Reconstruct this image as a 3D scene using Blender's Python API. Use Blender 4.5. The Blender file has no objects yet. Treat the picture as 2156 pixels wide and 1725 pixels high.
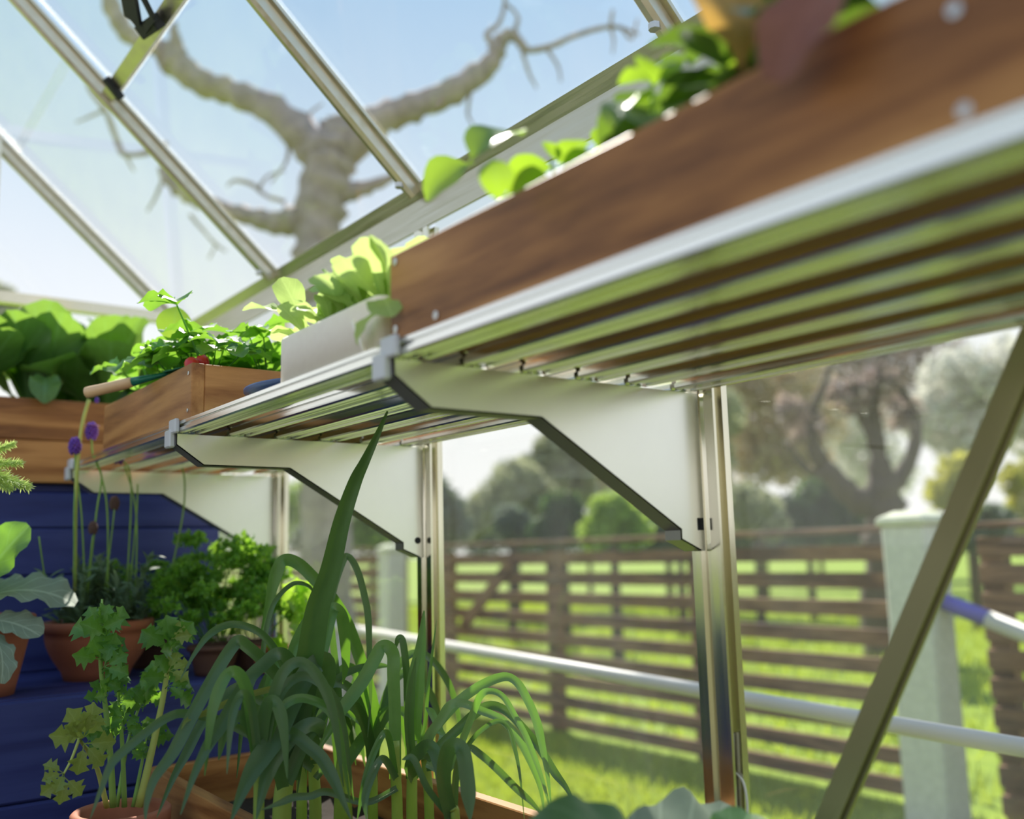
import bpy, bmesh, math, random
import numpy as np
from mathutils import Vector, Matrix, Euler
random.seed(7); rng = np.random.default_rng(11)
S = bpy.context.scene
COL = S.collection
PI = math.pi

# ---------------------------------------------------------------- camera
F, CX, CY = 2012.0, 1078.0, 862.5
CAM = np.array([0.0, 0.0, 1.0])
def _u(v): return v / np.linalg.norm(v)
_vy = _u(np.array([-468 - CX, 1205 - CY, F]))
_vx = np.array([3750 - CX, 1100 - CY, F]); _vx = _u(_vx - _vy * _vx.dot(_vy))
_vz = np.cross(_vx, _vy)
M3 = np.array([_vx, _vy, _vz])                 # world = M3 @ (right, down, forward)
cam_data = bpy.data.cameras.new('camera')
cam = bpy.data.objects.new('camera', cam_data); COL.objects.link(cam)
R, U, Bk = M3[:, 0], -M3[:, 1], -M3[:, 2]
cam.matrix_world = Matrix(((R[0], U[0], Bk[0], 0), (R[1], U[1], Bk[1], 0), (R[2], U[2], Bk[2], 1.0), (0, 0, 0, 1)))
cam_data.sensor_width = 36.0; cam_data.lens = 36.0 * F / 2156.0
cam_data.clip_start = 0.01; cam_data.clip_end = 1200
cam_data.dof.use_dof = True; cam_data.dof.focus_distance = 1.28; cam_data.dof.aperture_fstop = 2.2
S.camera = cam

# ---------------------------------------------------------------- light
SUN = Vector((0.40, 0.80, 0.90)).normalized()
world = bpy.data.worlds.new('sky'); S.world = world; world.use_nodes = True
wn = world.node_tree.nodes; wl_ = world.node_tree.links; wn.clear()
wo = wn.new('ShaderNodeOutputWorld'); wb = wn.new('ShaderNodeBackground')
wtc = wn.new('ShaderNodeTexCoord'); wsep = wn.new('ShaderNodeSeparateXYZ'); wl_.new(wtc.outputs['Generated'], wsep.inputs[0])
was = wn.new('ShaderNodeMath'); was.operation = 'ARCSINE'; wl_.new(wsep.outputs[2], was.inputs[0])
wmr = wn.new('ShaderNodeMapRange'); wl_.new(was.outputs[0], wmr.inputs[0])
wmr.inputs[1].default_value = 0.0; wmr.inputs[2].default_value = PI / 2
wcr = wn.new('ShaderNodeValToRGB'); wl_.new(wmr.outputs[0], wcr.inputs[0]); el = wcr.color_ramp.elements   # clear sky, white at the horizon
SKYC = [(0.0, (1.12, 1.10, 1.08)), (.11, (1.03, 1.04, 1.06)), (.18, (.87, .93, 1.0)), (.27, (.63, .79, .94)), (.38, (.41, .63, .87)), (1.0, (.27, .49, .78))]
while len(el) < len(SKYC): el.new(.5)
for i, (q, c) in enumerate(SKYC): el[i].position = q; el[i].color = (*c, 1)
wb.inputs[1].default_value = 1.0
wl_.new(wcr.outputs[0], wb.inputs[0]); wl_.new(wb.outputs[0], wo.inputs[0])
sd = bpy.data.lights.new('sun', 'SUN'); sd.energy = 10.0; sd.angle = 0.012; sd.color = (1.0, 0.94, 0.84)
so = bpy.data.objects.new('sun', sd); COL.objects.link(so)
so.rotation_euler = SUN.to_track_quat('Z', 'Y').to_euler(); so.location = (4, 8, 9)
vs = S.view_settings
S.display_settings.display_device = 'sRGB'
vs.view_transform = 'Standard'; vs.look = 'None'; vs.gamma = 1.0; vs.use_curve_mapping = False; vs.exposure = 0.0
S.cycles.max_bounces = 12; S.cycles.transparent_max_bounces = 24; S.cycles.transmission_bounces = 6
S.cycles.sample_clamp_indirect = 8.0

# ---------------------------------------------------------------- measuring: a sight line of the photograph met with a plane of the place
def ray(px, py): return M3 @ np.array([px - CX, py - CY, F])
def onX(px, py, x): r = ray(px, py); return CAM + r * (x / r[0])
def onY(px, py, y): r = ray(px, py); return CAM + r * (y / r[1])
def onZ(px, py, z): r = ray(px, py); return CAM + r * ((z - 1.0) / r[2])
def onD(px, py, d): return CAM + ray(px, py) * (d / F)
SL = math.radians(42.0); CS, SN = math.cos(SL), math.sin(SL)
XG = 0.862; ZE = 1.645                                   # inner face of the glass wall, eave height
def roof(y, s, n=0.0):                                   # s up the slope from the eave, n inward from the roof plane
    return np.array([XG - s * CS - n * SN, y, ZE + s * SN - n * CS])
def onRoof(px, py, n=0.0):
    r = ray(px, py); nn = np.array([-SN, 0, -CS]); p0 = roof(0, 0, n)
    return CAM + r * ((p0 - CAM).dot(nn) / r.dot(nn))

# ---------------------------------------------------------------- building helpers
def wloc(o):
    v = Vector((0, 0, 0))
    while o is not None: v += o.location; o = o.parent
    return v
def tag(o, label=None, cat=None, group=None, kind=None):
    if label: o['label'] = label
    if cat: o['category'] = cat
    if group: o['group'] = group
    if kind: o['kind'] = kind
    return o
def thing(name, loc, label=None, cat=None, group=None, kind=None):
    o = bpy.data.objects.new(name, None); o.empty_display_size = 0.05
    o.location = Vector([float(c) for c in loc]); COL.objects.link(o)
    return tag(o, label, cat, group, kind)
class MB:
    def __init__(s): s.v = []; s.f = []; s.uv = []
    def add(s, vs_, fs_, uv=None):
        k = len(s.v); s.v += [tuple(map(float, p)) for p in vs_]; s.f += [tuple(i + k for i in f) for f in fs_]
        s.uv += list(uv) if uv is not None else [(0, 0)] * len(vs_)
        return s
    def box(s, a, b):
        (x0, y0, z0), (x1, y1, z1) = a, b
        return s.add([(x0, y0, z0), (x1, y0, z0), (x1, y1, z0), (x0, y1, z0), (x0, y0, z1), (x1, y0, z1), (x1, y1, z1), (x0, y1, z1)],
                     [(3, 2, 1, 0), (4, 5, 6, 7), (0, 1, 5, 4), (1, 2, 6, 5), (2, 3, 7, 6), (3, 0, 4, 7)])
    def bar(s, p, q, w, t, n):                           # straight bar p->q, t thick along n, w wide across
        p, q, n = np.array(p, float), np.array(q, float), np.array(n, float)
        d = _u(q - p); n = _u(n - d * n.dot(d)); b = np.cross(d, n)
        c = [(-w / 2, -t / 2), (w / 2, -t / 2), (w / 2, t / 2), (-w / 2, t / 2)]
        vs_ = [p + b * i + n * j for i, j in c] + [q + b * i + n * j for i, j in c]
        return s.add(vs_, [(3, 2, 1, 0), (4, 5, 6, 7), (0, 1, 5, 4), (1, 2, 6, 5), (2, 3, 7, 6), (3, 0, 4, 7)])
    def extrude(s, prof, f0, f1):                        # prof: 2D points; f0, f1 map (a, b) to 3D at the two ends
        n = len(prof)
        vs_ = [f0(*p) for p in prof] + [f1(*p) for p in prof]
        fs_ = [(i, (i + 1) % n, n + (i + 1) % n, n + i) for i in range(n)] + [tuple(range(n))[::-1], tuple(range(n, 2 * n))]
        return s.add(vs_, fs_)
    def tube(s, pts, rad, n=8, cap=True, flat=1.0, ref=None):
        pts = [np.array(p, float) for p in pts]
        if not hasattr(rad, '__len__'): rad = [rad] * len(pts)
        k = len(pts); vs_ = []; uv = []
        t0 = _u(pts[1] - pts[0]); nrm = np.array(ref if ref is not None else (0.31, 0.2, 0.93), float)
        if abs(nrm.dot(t0)) > .98: nrm = np.array([1.0, 0, 0])
        for i in range(k):
            t = _u(pts[min(i + 1, k - 1)] - pts[max(i - 1, 0)])
            nrm = _u(nrm - t * nrm.dot(t)); b = np.cross(t, nrm)
            for j in range(n):
                a = 2 * PI * j / n
                vs_.append(pts[i] + (b * math.cos(a) + nrm * math.sin(a) * flat) * rad[i]); uv.append((j / n, i / (k - 1)))
        fs_ = [(i * n + j, i * n + (j + 1) % n, (i + 1) * n + (j + 1) % n, (i + 1) * n + j) for i in range(k - 1) for j in range(n)]
        if cap: fs_ += [tuple(range(n))[::-1], tuple(range((k - 1) * n, k * n))]
        return s.add(vs_, fs_, uv)
    def lathe(s, prof, c, n=32):
        vs_ = []; k = len(prof)
        for r, z in prof:
            for j in range(n):
                a = 2 * PI * j / n; vs_.append((c[0] + r * math.cos(a), c[1] + r * math.sin(a), c[2] + z))
        fs_ = [(i * n + j, i * n + (j + 1) % n, (i + 1) * n + (j + 1) % n, (i + 1) * n + j) for i in range(k - 1) for j in range(n)]
        fs_ += [tuple(range(n))[::-1], tuple(range((k - 1) * n, k * n))]
        return s.add(vs_, fs_)
    def mesh(s, name, mat, off=(0, 0, 0), smooth=False, bevel=0.0):
        me = bpy.data.meshes.new(name)
        ov = np.array(s.v) - np.array(off)
        me.from_pydata(ov.tolist(), [], s.f)
        uvl = me.uv_layers.new(name='UVMap')
        li = np.empty(len(me.loops), dtype=np.int32); me.loops.foreach_get('vertex_index', li)
        uvl.data.foreach_set('uv', np.array(s.uv, dtype=np.float32)[li].ravel())
        if bevel:
            bm = bmesh.new(); bm.from_mesh(me)
            bmesh.ops.recalc_face_normals(bm, faces=bm.faces)
            bmesh.ops.bevel(bm, geom=[e for e in bm.edges if len(e.link_faces) == 2 and e.calc_face_angle(0) > .5], offset=bevel, segments=1, affect='EDGES')
            bm.to_mesh(me); bm.free()
        else:
            bm = bmesh.new(); bm.from_mesh(me); bmesh.ops.recalc_face_normals(bm, faces=bm.faces); bm.to_mesh(me); bm.free()
        if smooth: me.polygons.foreach_set('use_smooth', [True] * len(me.polygons))
        if mat: me.materials.append(mat)
        return me
    def build(s, name, mat, parent=None, smooth=False, bevel=0.0, origin=None):
        if parent is not None: off = wloc(parent)
        else:
            a = np.array(s.v); off = Vector(((a[:, 0].min() + a[:, 0].max()) / 2, (a[:, 1].min() + a[:, 1].max()) / 2, a[:, 2].min())) if origin is None else Vector(origin)
        o = bpy.data.objects.new(name, s.mesh(name, mat, off, smooth, bevel)); COL.objects.link(o)
        if parent is not None: o.parent = parent
        else: o.location = off
        return o
def inst(name, me, parent, loc, rot=(0, 0, 0), sc=1.0):   # one more object on a shared mesh
    o = bpy.data.objects.new(name, me); COL.objects.link(o); o.parent = parent
    o.location = loc; o.rotation_euler = rot
    o.scale = (sc, sc, sc) if not hasattr(sc, '__len__') else sc
    return o
def struct(o): o['kind'] = 'structure'; return o
def spline(pts, m=6):                                    # Catmull-Rom through the points
    P = [np.array(p, float) for p in pts]; P = [2 * P[0] - P[1]] + P + [2 * P[-1] - P[-2]]; out = []
    for i in range(1, len(P) - 2):
        for k in range(m):
            t = k / m; a, b, c, d = P[i - 1], P[i], P[i + 1], P[i + 2]
            out.append(.5 * ((2 * b) + (-a + c) * t + (2 * a - 5 * b + 4 * c - d) * t * t + (-a + 3 * b - 3 * c + d) * t ** 3))
    out.append(P[-2]); return out

# ---------------------------------------------------------------- materials
class NT:
    def __init__(s, name):
        s.m = bpy.data.materials.new(name); s.m.use_nodes = True; s.t = s.m.node_tree; s.t.nodes.clear()
        s.out = s.n('ShaderNodeOutputMaterial')
    def n(s, typ, **kw):
        nd = s.t.nodes.new(typ)
        for k, v in kw.items(): setattr(nd, k, v)
        return nd
    def l(s, a, b): s.t.links.new(a, b)
    def coord(s, which='Object', scale=(1, 1, 1), rot=(0, 0, 0)):
        c = s.n('ShaderNodeTexCoord'); m = s.n('ShaderNodeMapping'); s.l(c.outputs[which], m.inputs[0])
        m.inputs['Scale'].default_value = scale; m.inputs['Rotation'].default_value = rot
        return m.outputs[0]
    def noise(s, vec, scale, detail=3, rough=.5, dist=0):
        nd = s.n('ShaderNodeTexNoise'); s.l(vec, nd.inputs['Vector'])
        nd.inputs['Scale'].default_value = scale; nd.inputs['Detail'].default_value = detail
        nd.inputs['Roughness'].default_value = rough; nd.inputs['Distortion'].default_value = dist
        return nd.outputs[0]
    def ramp(s, fac, stops):
        r = s.n('ShaderNodeValToRGB'); s.l(fac, r.inputs[0]); e = r.color_ramp.elements
        while len(e) < len(stops): e.new(.5)
        for i, (p, c) in enumerate(stops): e[i].position = p; e[i].color = (*c, 1) if len(c) == 3 else c
        return r.outputs[0]
    def math(s, op, a, b=None):
        m = s.n('ShaderNodeMath', operation=op)
        for i, x in enumerate((a, b)):
            if x is None: continue
            if isinstance(x, (int, float)): m.inputs[i].default_value = x
            else: s.l(x, m.inputs[i])
        return m.outputs[0]
    def mix(s, fac, a, b, typ='MIX'):
        m = s.n('ShaderNodeMix', data_type='RGBA', blend_type=typ)
        for i, x in ((0, fac), (6, a), (7, b)):
            if isinstance(x, (int, float)): m.inputs[i].default_value = x
            elif isinstance(x, tuple): m.inputs[i].default_value = (*x, 1)
            else: s.l(x, m.inputs[i])
        return m.outputs[2]
    def pbr(s, col=None, rough=.5, metal=0.0, spec=.5):
        p = s.n('ShaderNodeBsdfPrincipled')
        if col is not None:
            if isinstance(col, tuple): p.inputs['Base Color'].default_value = (*col, 1)
            else: s.l(col, p.inputs['Base Color'])
        if isinstance(rough, (int, float)): p.inputs['Roughness'].default_value = rough
        else: s.l(rough, p.inputs['Roughness'])
        p.inputs['Metallic'].default_value = metal; p.inputs['Specular IOR Level'].default_value = spec
        return p
    def bump(s, p, h, strength=.3, dist=.002):
        b = s.n('ShaderNodeBump'); b.inputs['Strength'].default_value = strength; b.inputs['Distance'].default_value = dist
        s.l(h, b.inputs['Height']); s.l(b.outputs[0], p.inputs['Normal'])
    def done(s, sh): s.l(sh, s.out.inputs[0]); return s.m
def plain(name, col, rough=.6, metal=0.0, var=.12, scale=30, bump=.15):
    t = NT(name); v = t.coord(); nz = t.noise(v, scale, 4)
    c = t.mix(nz, tuple(x * (1 - var) for x in col), tuple(min(1, x * (1 + var)) for x in col))
    p = t.pbr(c, rough, metal); t.bump(p, nz, bump, .001); return t.done(p.outputs[0])
def alu(name, col=(.78, .79, .76), rough=.28, streak=(60, 2, 60)):
    t = NT(name); v = t.coord(scale=streak); nz = t.noise(v, 3, 3)
    r = t.ramp(nz, [(.3, (rough * .75,) * 3), (.7, (rough * 1.3,) * 3)])
    p = t.pbr(col, r, 1.0); return t.done(p.outputs[0])
def wood(name, axis, dark, mid, lite, rough=.5):
    t = NT(name); sc = [9, 9, 9]; sc[axis] = .9
    v = t.coord(scale=tuple(sc)); oi = t.n('ShaderNodeObjectInfo')
    add = t.n('ShaderNodeVectorMath', operation='ADD'); t.l(v, add.inputs[0])
    sc2 = t.n('ShaderNodeVectorMath', operation='SCALE'); sc2.inputs['Scale'].default_value = 37.0
    cmb = t.n('ShaderNodeCombineXYZ')
    for i in range(3): t.l(oi.outputs['Random'], cmb.inputs[i])
    t.l(cmb.outputs[0], sc2.inputs[0]); t.l(sc2.outputs[0], add.inputs[1]); v = add.outputs[0]
    big = t.noise(v, 1.1, 2, .5, 1.2)
    w = t.math('MULTIPLY', big, 16.0); w = t.math('SINE', w)
    w = t.math('MULTIPLY_ADD', w, .5); w.node.inputs[2].default_value = .5
    fine = t.noise(v, 9, 5, .65, .4)
    f = t.math('ADD', t.math('MULTIPLY', w, .45), t.math('MULTIPLY', fine, .75))
    c = t.ramp(f, [(.22, dark), (.5, mid), (.85, lite)])
    p = t.pbr(c, rough, 0, .35); t.bump(p, f, .25, .0015); return t.done(p.outputs[0])
def leafmat(name, dark, lite, trans, tw=.45, rough=.35, vein=.35, vn=9, spec=.5, speck=0.0):
    t = NT(name); uvn = t.n('ShaderNodeUVMap'); sep = t.n('ShaderNodeSeparateXYZ'); t.l(uvn.outputs[0], sep.inputs[0])
    ax = t.math('ABSOLUTE', t.math('SUBTRACT', sep.outputs[0], .5))              # 0 at the midrib
    mid = t.math('LESS_THAN', ax, .035)
    sv = t.math('SINE', t.math('MULTIPLY', t.math('SUBTRACT', sep.outputs[1], t.math('MULTIPLY', ax, .55)), vn * 2 * PI))
    side = t.math('GREATER_THAN', sv, .93)
    vf = t.math('MULTIPLY', t.math('MAXIMUM', mid, t.math('MULTIPLY', side, .55)), vein)
    v = t.coord(); oi = t.n('ShaderNodeObjectInfo')
    nz = t.noise(v, 45, 3)
    k = t.math('ADD', t.math('MULTIPLY', nz, .6), t.math('MULTIPLY', oi.outputs['Random'], .5))
    c = t.mix(t.math('SUBTRACT', k, .05), dark, lite)
    pale = tuple(min(1, x * 1.7 + .06) for x in lite)
    c = t.mix(vf, c, pale)
    if speck:
        sp = t.math('GREATER_THAN', t.noise(t.coord(scale=(1, 1, .35)), 260, 1), 1 - speck)
        c = t.mix(t.math('MULTIPLY', sp, .7), c, (.55, .6, .45))
    p = t.pbr(c, rough, 0, spec); t.bump(p, t.math('ADD', t.math('MULTIPLY', vf, -1.0), nz), .2, .001)
    tr = t.n('ShaderNodeBsdfTranslucent'); tc = t.mix(t.math('MULTIPLY', vf, .6), t.mix(nz, tuple(x * .85 for x in trans), trans), pale)
    t.l(tc, tr.inputs[0])
    m = t.n('ShaderNodeMixShader'); m.inputs[0].default_value = tw
    t.l(p.outputs[0], m.inputs[1]); t.l(tr.outputs[0], m.inputs[2]); return t.done(m.outputs[0])
def glassmat(name, dirt=.05, milk=0.0, tint=(.97, .99, .98)):
    t = NT(name); tr = t.n('ShaderNodeBsdfTransparent'); tr.inputs[0].default_value = (*tint, 1)
    gl = t.n('ShaderNodeBsdfGlossy'); gl.inputs['Roughness'].default_value = .01
    fr = t.n('ShaderNodeFresnel'); gm = t.n('ShaderNodeNewGeometry')
    io = t.n('ShaderNodeMapRange'); io.inputs[3].default_value = 1.35; io.inputs[4].default_value = 1 / 1.35
    t.l(gm.outputs['Backfacing'], io.inputs[0]); t.l(io.outputs[0], fr.inputs[0])
    m = t.n('ShaderNodeMixShader'); t.l(fr.outputs[0], m.inputs[0]); t.l(tr.outputs[0], m.inputs[1]); t.l(gl.outputs[0], m.inputs[2])
    v = t.coord(scale=(1, 1, .35)); nz = t.noise(v, 5, 6, .6, .8); sp = t.noise(t.coord(), 60, 4, .7)
    fac = t.ramp(nz, [(.35, (milk + dirt * .2,) * 3), (.75, (milk + dirt,) * 3)])
    fac = t.math('ADD', fac, t.math('MULTIPLY', t.math('GREATER_THAN', sp, .74), dirt * .8))
    df = t.n('ShaderNodeBsdfTranslucent'); df.inputs[0].default_value = (.9, .9, .88, 1)
    dd = t.n('ShaderNodeBsdfDiffuse'); dd.inputs[0].default_value = (.75, .76, .74, 1)
    ma = t.n('ShaderNodeMixShader'); ma.inputs[0].default_value = .4; t.l(df.outputs[0], ma.inputs[1]); t.l(dd.outputs[0], ma.inputs[2])
    m2 = t.n('ShaderNodeMixShader'); t.l(fac, m2.inputs[0]); t.l(m.outputs[0], m2.inputs[1]); t.l(ma.outputs[0], m2.inputs[2])
    return t.done(m2.outputs[0])

ALU = alu('aluminium', (.76, .73, .60), .17, (30, 30, .8))
ALU_ROOF = alu('roof_bar_aluminium', (.66, .62, .50), .4, (20, 20, 20))
ALU_SLAT = alu('extruded_aluminium', (.86, .86, .82), .2, (60, 1.5, 60))
def sheet(name, col, rough, metal):
    t = NT(name); nz = t.noise(t.coord(scale=(8, 8, 8)), 3, 4); p = t.pbr(t.mix(nz, tuple(x * .95 for x in col), col), rough, metal)
    return t.done(p.outputs[0])
BRACKET = sheet('pale_sheet_metal', (.96, .96, .945), .30, .8)
WOOD_Y = wood('brown_stained_wood_along_y', 1, (.15, .050, .014), (.345, .140, .040), (.53, .25, .08))
WOOD_X = wood('brown_stained_wood_along_x', 0, (.15, .050, .014), (.345, .140, .040), (.53, .25, .08))
WOOD_OUT = wood('weathered_fence_wood', 1, (.045, .022, .012), (.12, .057, .03), (.25, .135, .075), .8)
OLIVEW = wood('olive_grey_boards', 1, (.09, .09, .05), (.13, .13, .075), (.18, .18, .10), .8)
BLUE = wood('blue_painted_boards', 0, (.020, .026, .125), (.028, .038, .17), (.042, .056, .21), .55)
SOIL = plain('dark_soil', (.028, .018, .012), .95, 0, .6, 90, .9)
TERRA = plain('terracotta', (.40, .13, .065), .75, 0, .18, 25, .2)
FOAM = plain('white_foam', (.98, .88, .79), .85, 0, .05, 120, .3)
BLUEPLATE = plain('blue_grey_plastic', (.06, .10, .24), .3, 0, .1, 20, .05)
BLACKPL = plain('black_plastic', (.016, .018, .026), .65, 0, .1, 20, .05)
GREYPL = plain('pale_grey_plastic', (.62, .63, .66), .4, 0, .05, 20, .05)
STONE = plain('pale_granite', (.66, .65, .60), .9, 0, .22, 40, .5)
WHITEPAINT = plain('white_paint', (.60, .56, .54), .5, 0, .05, 10, .05)
BLUEPAINT = plain('blue_violet_paint', (.12, .10, .50), .5, 0, .1, 10, .05)
SCREW = alu('zinc_screw', (.6, .6, .6), .4)
BARK = plain('pale_bark', (.36, .30, .275), .95, 0, .5, 14, 1.0)
BARK_D = plain('dark_bark', (.09, .065, .05), .95, 0, .4, 14, 1.0)
GLASS = glassmat('greenhouse_glass', .05, .005, (.98, .99, .98))
GLASS_R = glassmat('roof_glass', .018, 0, (.99, .995, 1.0))
GLASS_M = glassmat('frosted_glass', .15, .5)
CORD = plain('white_cord', (.75, .74, .70), .8)
# ================================================================ the ground and the glasshouse shell
def groundmat():
    t = NT('lawn_ground'); v = t.coord()
    c = t.ramp(t.noise(v, 3.5, 6, .6), [(.3, (.10, .155, .010)), (.55, (.19, .275, .020)), (.8, (.29, .36, .035))])
    p = t.pbr(c, .9, 0, .2); return t.done(p.outputs[0])
LAWN = groundmat()
struct(MB().box((XG + .06, -60, -.3), (500, 500, 0)).build('lawn', LAWN))
struct(MB().box((-300, 2.72, -.3), (XG + .06, 500, 0)).build('lawn', LAWN))
struct(MB().box((-6, -4, -.3), (XG + .06, 2.72, -.005)).build('floor', plain('dark_earth_floor', (.085, .065, .05), .95, 0, .4, 12, .5)))
PY = [.142, .762, 1.382, 2.002, 2.622]
# upright glazing bars of the long wall
for y in PY:
    prof = [(XG, y - .008), (XG, y - .022), (XG + .004, y - .022), (XG + .004, y - .012), (XG + .014, y - .012), (XG + .014, y - .024), (XG + .024, y - .024),
            (XG + .024, y + .024), (XG + .014, y + .024), (XG + .014, y + .012), (XG + .004, y + .012), (XG + .004, y + .022), (XG, y + .022), (XG, y + .008), (XG + .006, y + .004), (XG + .006, y - .004)]
    struct(MB().extrude(prof, lambda a, b: (a, b, .0), lambda a, b: (a, b, 1.5715)).build('trim_%d' % (PY.index(y) + 1), ALU))
# gutter rail along the eave
prof = [(XG, 1.572), (XG, 1.626), (XG - .014, 1.648), (XG + .02, 1.660), (XG + .07, 1.635), (XG + .07, 1.615), (XG + .024, 1.600), (XG + .003, 1.572)]
OLIVE = alu('eave_aluminium', (.58, .56, .47), .42)
struct(MB().extrude(prof, lambda a, b: (a, -.5, b), lambda a, b: (a, 2.66, b)).build('trim_6', OLIVE))
# glass of the long wall, one pane to a bay
wr = struct(thing('wall_right', (XG + .03, 1.3, 0)))
for i in range(4):
    MB().box((XG + .025, PY[i] - .0 + .008, .03), (XG + .028, PY[i + 1] - .008, 1.60)).build('pane', GLASS, wr)
MB().box((XG + .025, -.48, .03), (XG + .028, PY[0] - .008, 1.60)).build('pane', GLASS, wr)
# roof bars, ridge, roof glass
LR = 1.68
for k, y in enumerate(PY):
    prof = [(-.017, -.002), (.017, -.002), (.017, .004), (.009, .006), (.009, .024), (.004, .030), (-.004, .030), (-.009, .024), (-.009, .006), (-.017, .004)]
    struct(MB().extrude(prof, lambda a, b: roof(y + a, 0.0, b), lambda a, b: roof(y + a, LR, b)).build('trim_%d' % (7 + k), ALU_ROOF))
    bo = MB(); c = roof(y, .03, .03); bo.lathe([(.008, -.004), (.008, .004)], c, 8); bo.build('bolt', SCREW, bpy.data.objects['trim_%d' % (7 + k)])
# unseen boarded lower walls, added beside and behind the camera to darken the interior
wlf = struct(thing('added_wall_left', (-1.30, .5, 0))); wfr = struct(thing('added_wall_front', (-.2, -1.3, 0)))
for i in range(6):
    MB().box((-1.32, -1.3, .01 + i * .165), (-1.30, 2.6, .172 + i * .165)).build('board', OLIVEW, wlf)
    MB().box((-1.29, -1.32, .01 + i * .165), (XG, -1.30, .172 + i * .165)).build('board', OLIVEW, wfr)
rg = roof(0, LR)
struct(MB().box((rg[0] - .04, -.5, rg[2] - .03), (rg[0] + .01, 2.66, rg[2] + .04)).build('trim_12', ALU))
cl = struct(thing('ceiling', (0, 1.0, 2.0)))
SV = .50
def rpane(y0, y1, s0, s1, n, parent, m=GLASS_R):
    b = MB(); q = [roof(y0, s0, n), roof(y1, s0, n), roof(y1, s1, n), roof(y0, s1, n), roof(y0, s0, n - .003), roof(y1, s0, n - .003), roof(y1, s1, n - .003), roof(y0, s1, n - .003)]
    b.add(q, [(3, 2, 1, 0), (4, 5, 6, 7), (0, 1, 5, 4), (1, 2, 6, 5), (2, 3, 7, 6), (3, 0, 4, 7)])
    return b.build('pane', m, parent)
bays = [(-.48, PY[0])] + [(PY[i], PY[i + 1]) for i in range(4)]
for i, (a, b) in enumerate(bays):
    rpane(a + .006, b - .006, -.03, .62 if i != 3 else SV + .01, -.003, cl)
    if i != 3: rpane(a + .006, b - .006, .60, LR, -.008, cl)
# the opening roof light between the second and third bars
rl = struct(thing('window_1', roof(1.69, SV)))
y0, y1 = PY[2] + .02, PY[3] - .02
def rbar(name, ya, sa, yb, sb, w, h, mat, parent, n0=.0):
    p, q = roof(ya, sa, n0 + h / 2), roof(yb, sb, n0 + h / 2)
    return MB().bar(p, q, w, h, (-SN, 0, -CS)).build(name, mat, parent)
rbar('frame_bar', PY[2] + .01, SV, PY[3] - .01, SV, .026, .020, ALU_ROOF, rl)
rbar('frame_bar', PY[2] + .01, SV + .6, PY[3] - .01, SV + .6, .026, .020, ALU_ROOF, rl)
rpane(y0, y1, SV + .0, SV + .6, -.008, rl); rpane(PY[2] + .006, PY[3] - .006, SV + .58, LR, -.005, cl)
st = MB()
pa, pb, pc, pd_ = onRoof(258, -60, .05), onRoof(303, 66, .045), onRoof(326, 36, .045), onRoof(276, -60, .05)
nn = (-SN, 0, -CS)
for a, b, w in ((onRoof(262, -60, .05), onRoof(281, 42, .048), .034), (onRoof(284, -40, .05), onRoof(322, 36, .048), .007), (onRoof(281, 36, .048), onRoof(303, 64, .046), .016), (onRoof(303, 64, .046), onRoof(324, 36, .046), .012)):
    st.bar(a, b, w, .008, nn)
st.build('stay_arm', BLACKPL, rl)
MB().bar(onRoof(300, 66, .036), onRoof(332, 44, .036), .026, .022, nn).build('stay_catch', BLACKPL, rl, bevel=.002)
MB().bar(onRoof(222, 164, .026), onRoof(256, 208, .026), .017, .014, nn).build('corner_clip', BLACKPL, rl, bevel=.002)
# gable wall at the far end
YG = 2.622
wbk = struct(thing('wall_back', (.2, YG, 0)))
trz = 1.668
struct(MB().box((-.8, YG - .016, trz - .014), (XG, YG + .016, trz + .014)).build('trim_13', ALU))
gx = .372
struct(MB().box((gx - .02, YG - .014, 0), (gx + .006, YG + .014, ZE + (XG - gx) * SN / CS)).build('trim_14', ALU))
def gpane(x0, x1, z0, m):
    zt = [ZE + (XG - x) * SN / CS - .01 for x in (x0, x1)]
    z1 = (trz - .014,) * 2 if z0 < 1 else zt
    b = MB(); q = [(x0, YG + .004, z0), (x1, YG + .004, z0), (x1, YG + .004, z1[1]), (x0, YG + .004, z1[0])]
    q += [(x, y + .003, z) for x, y, z in q]
    b.add(q, [(3, 2, 1, 0), (4, 5, 6, 7), (0, 1, 5, 4), (1, 2, 6, 5), (2, 3, 7, 6), (3, 0, 4, 7)]); b.build('pane', m, wbk)
gpane(-.8, gx - .02, .02, GLASS); gpane(gx + .006, XG, .02, GLASS)
gpane(-.8, gx - .02, trz + .014, GLASS_R); gpane(gx + .006, XG - .04, trz + .014, GLASS_R)
# diagonal brace of the long wall
pt, pm = onX(2156, 772, XG - .004), onX(1752, 1722, XG - .004); dv = (pm - pt) / (pm - pt)[2]
BR = alu('brace_aluminium', (.36, .34, .20), .5, (1, 1, 1))
brc = struct(MB().bar(pt + dv * .28, pm + dv * -.45, .030, .004, (1, 0, 0)).build('trim_15', BR))
e1, e2 = pt + dv * .28, pm + dv * -.45
off = np.array([0, -.013, 0.006])
MB().bar(e1 + off + (-.004, 0, 0), e2 + off + (-.004, 0, 0), .004, .009, (1, 0, 0)).build('edge_rib', BR, brc)

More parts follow.
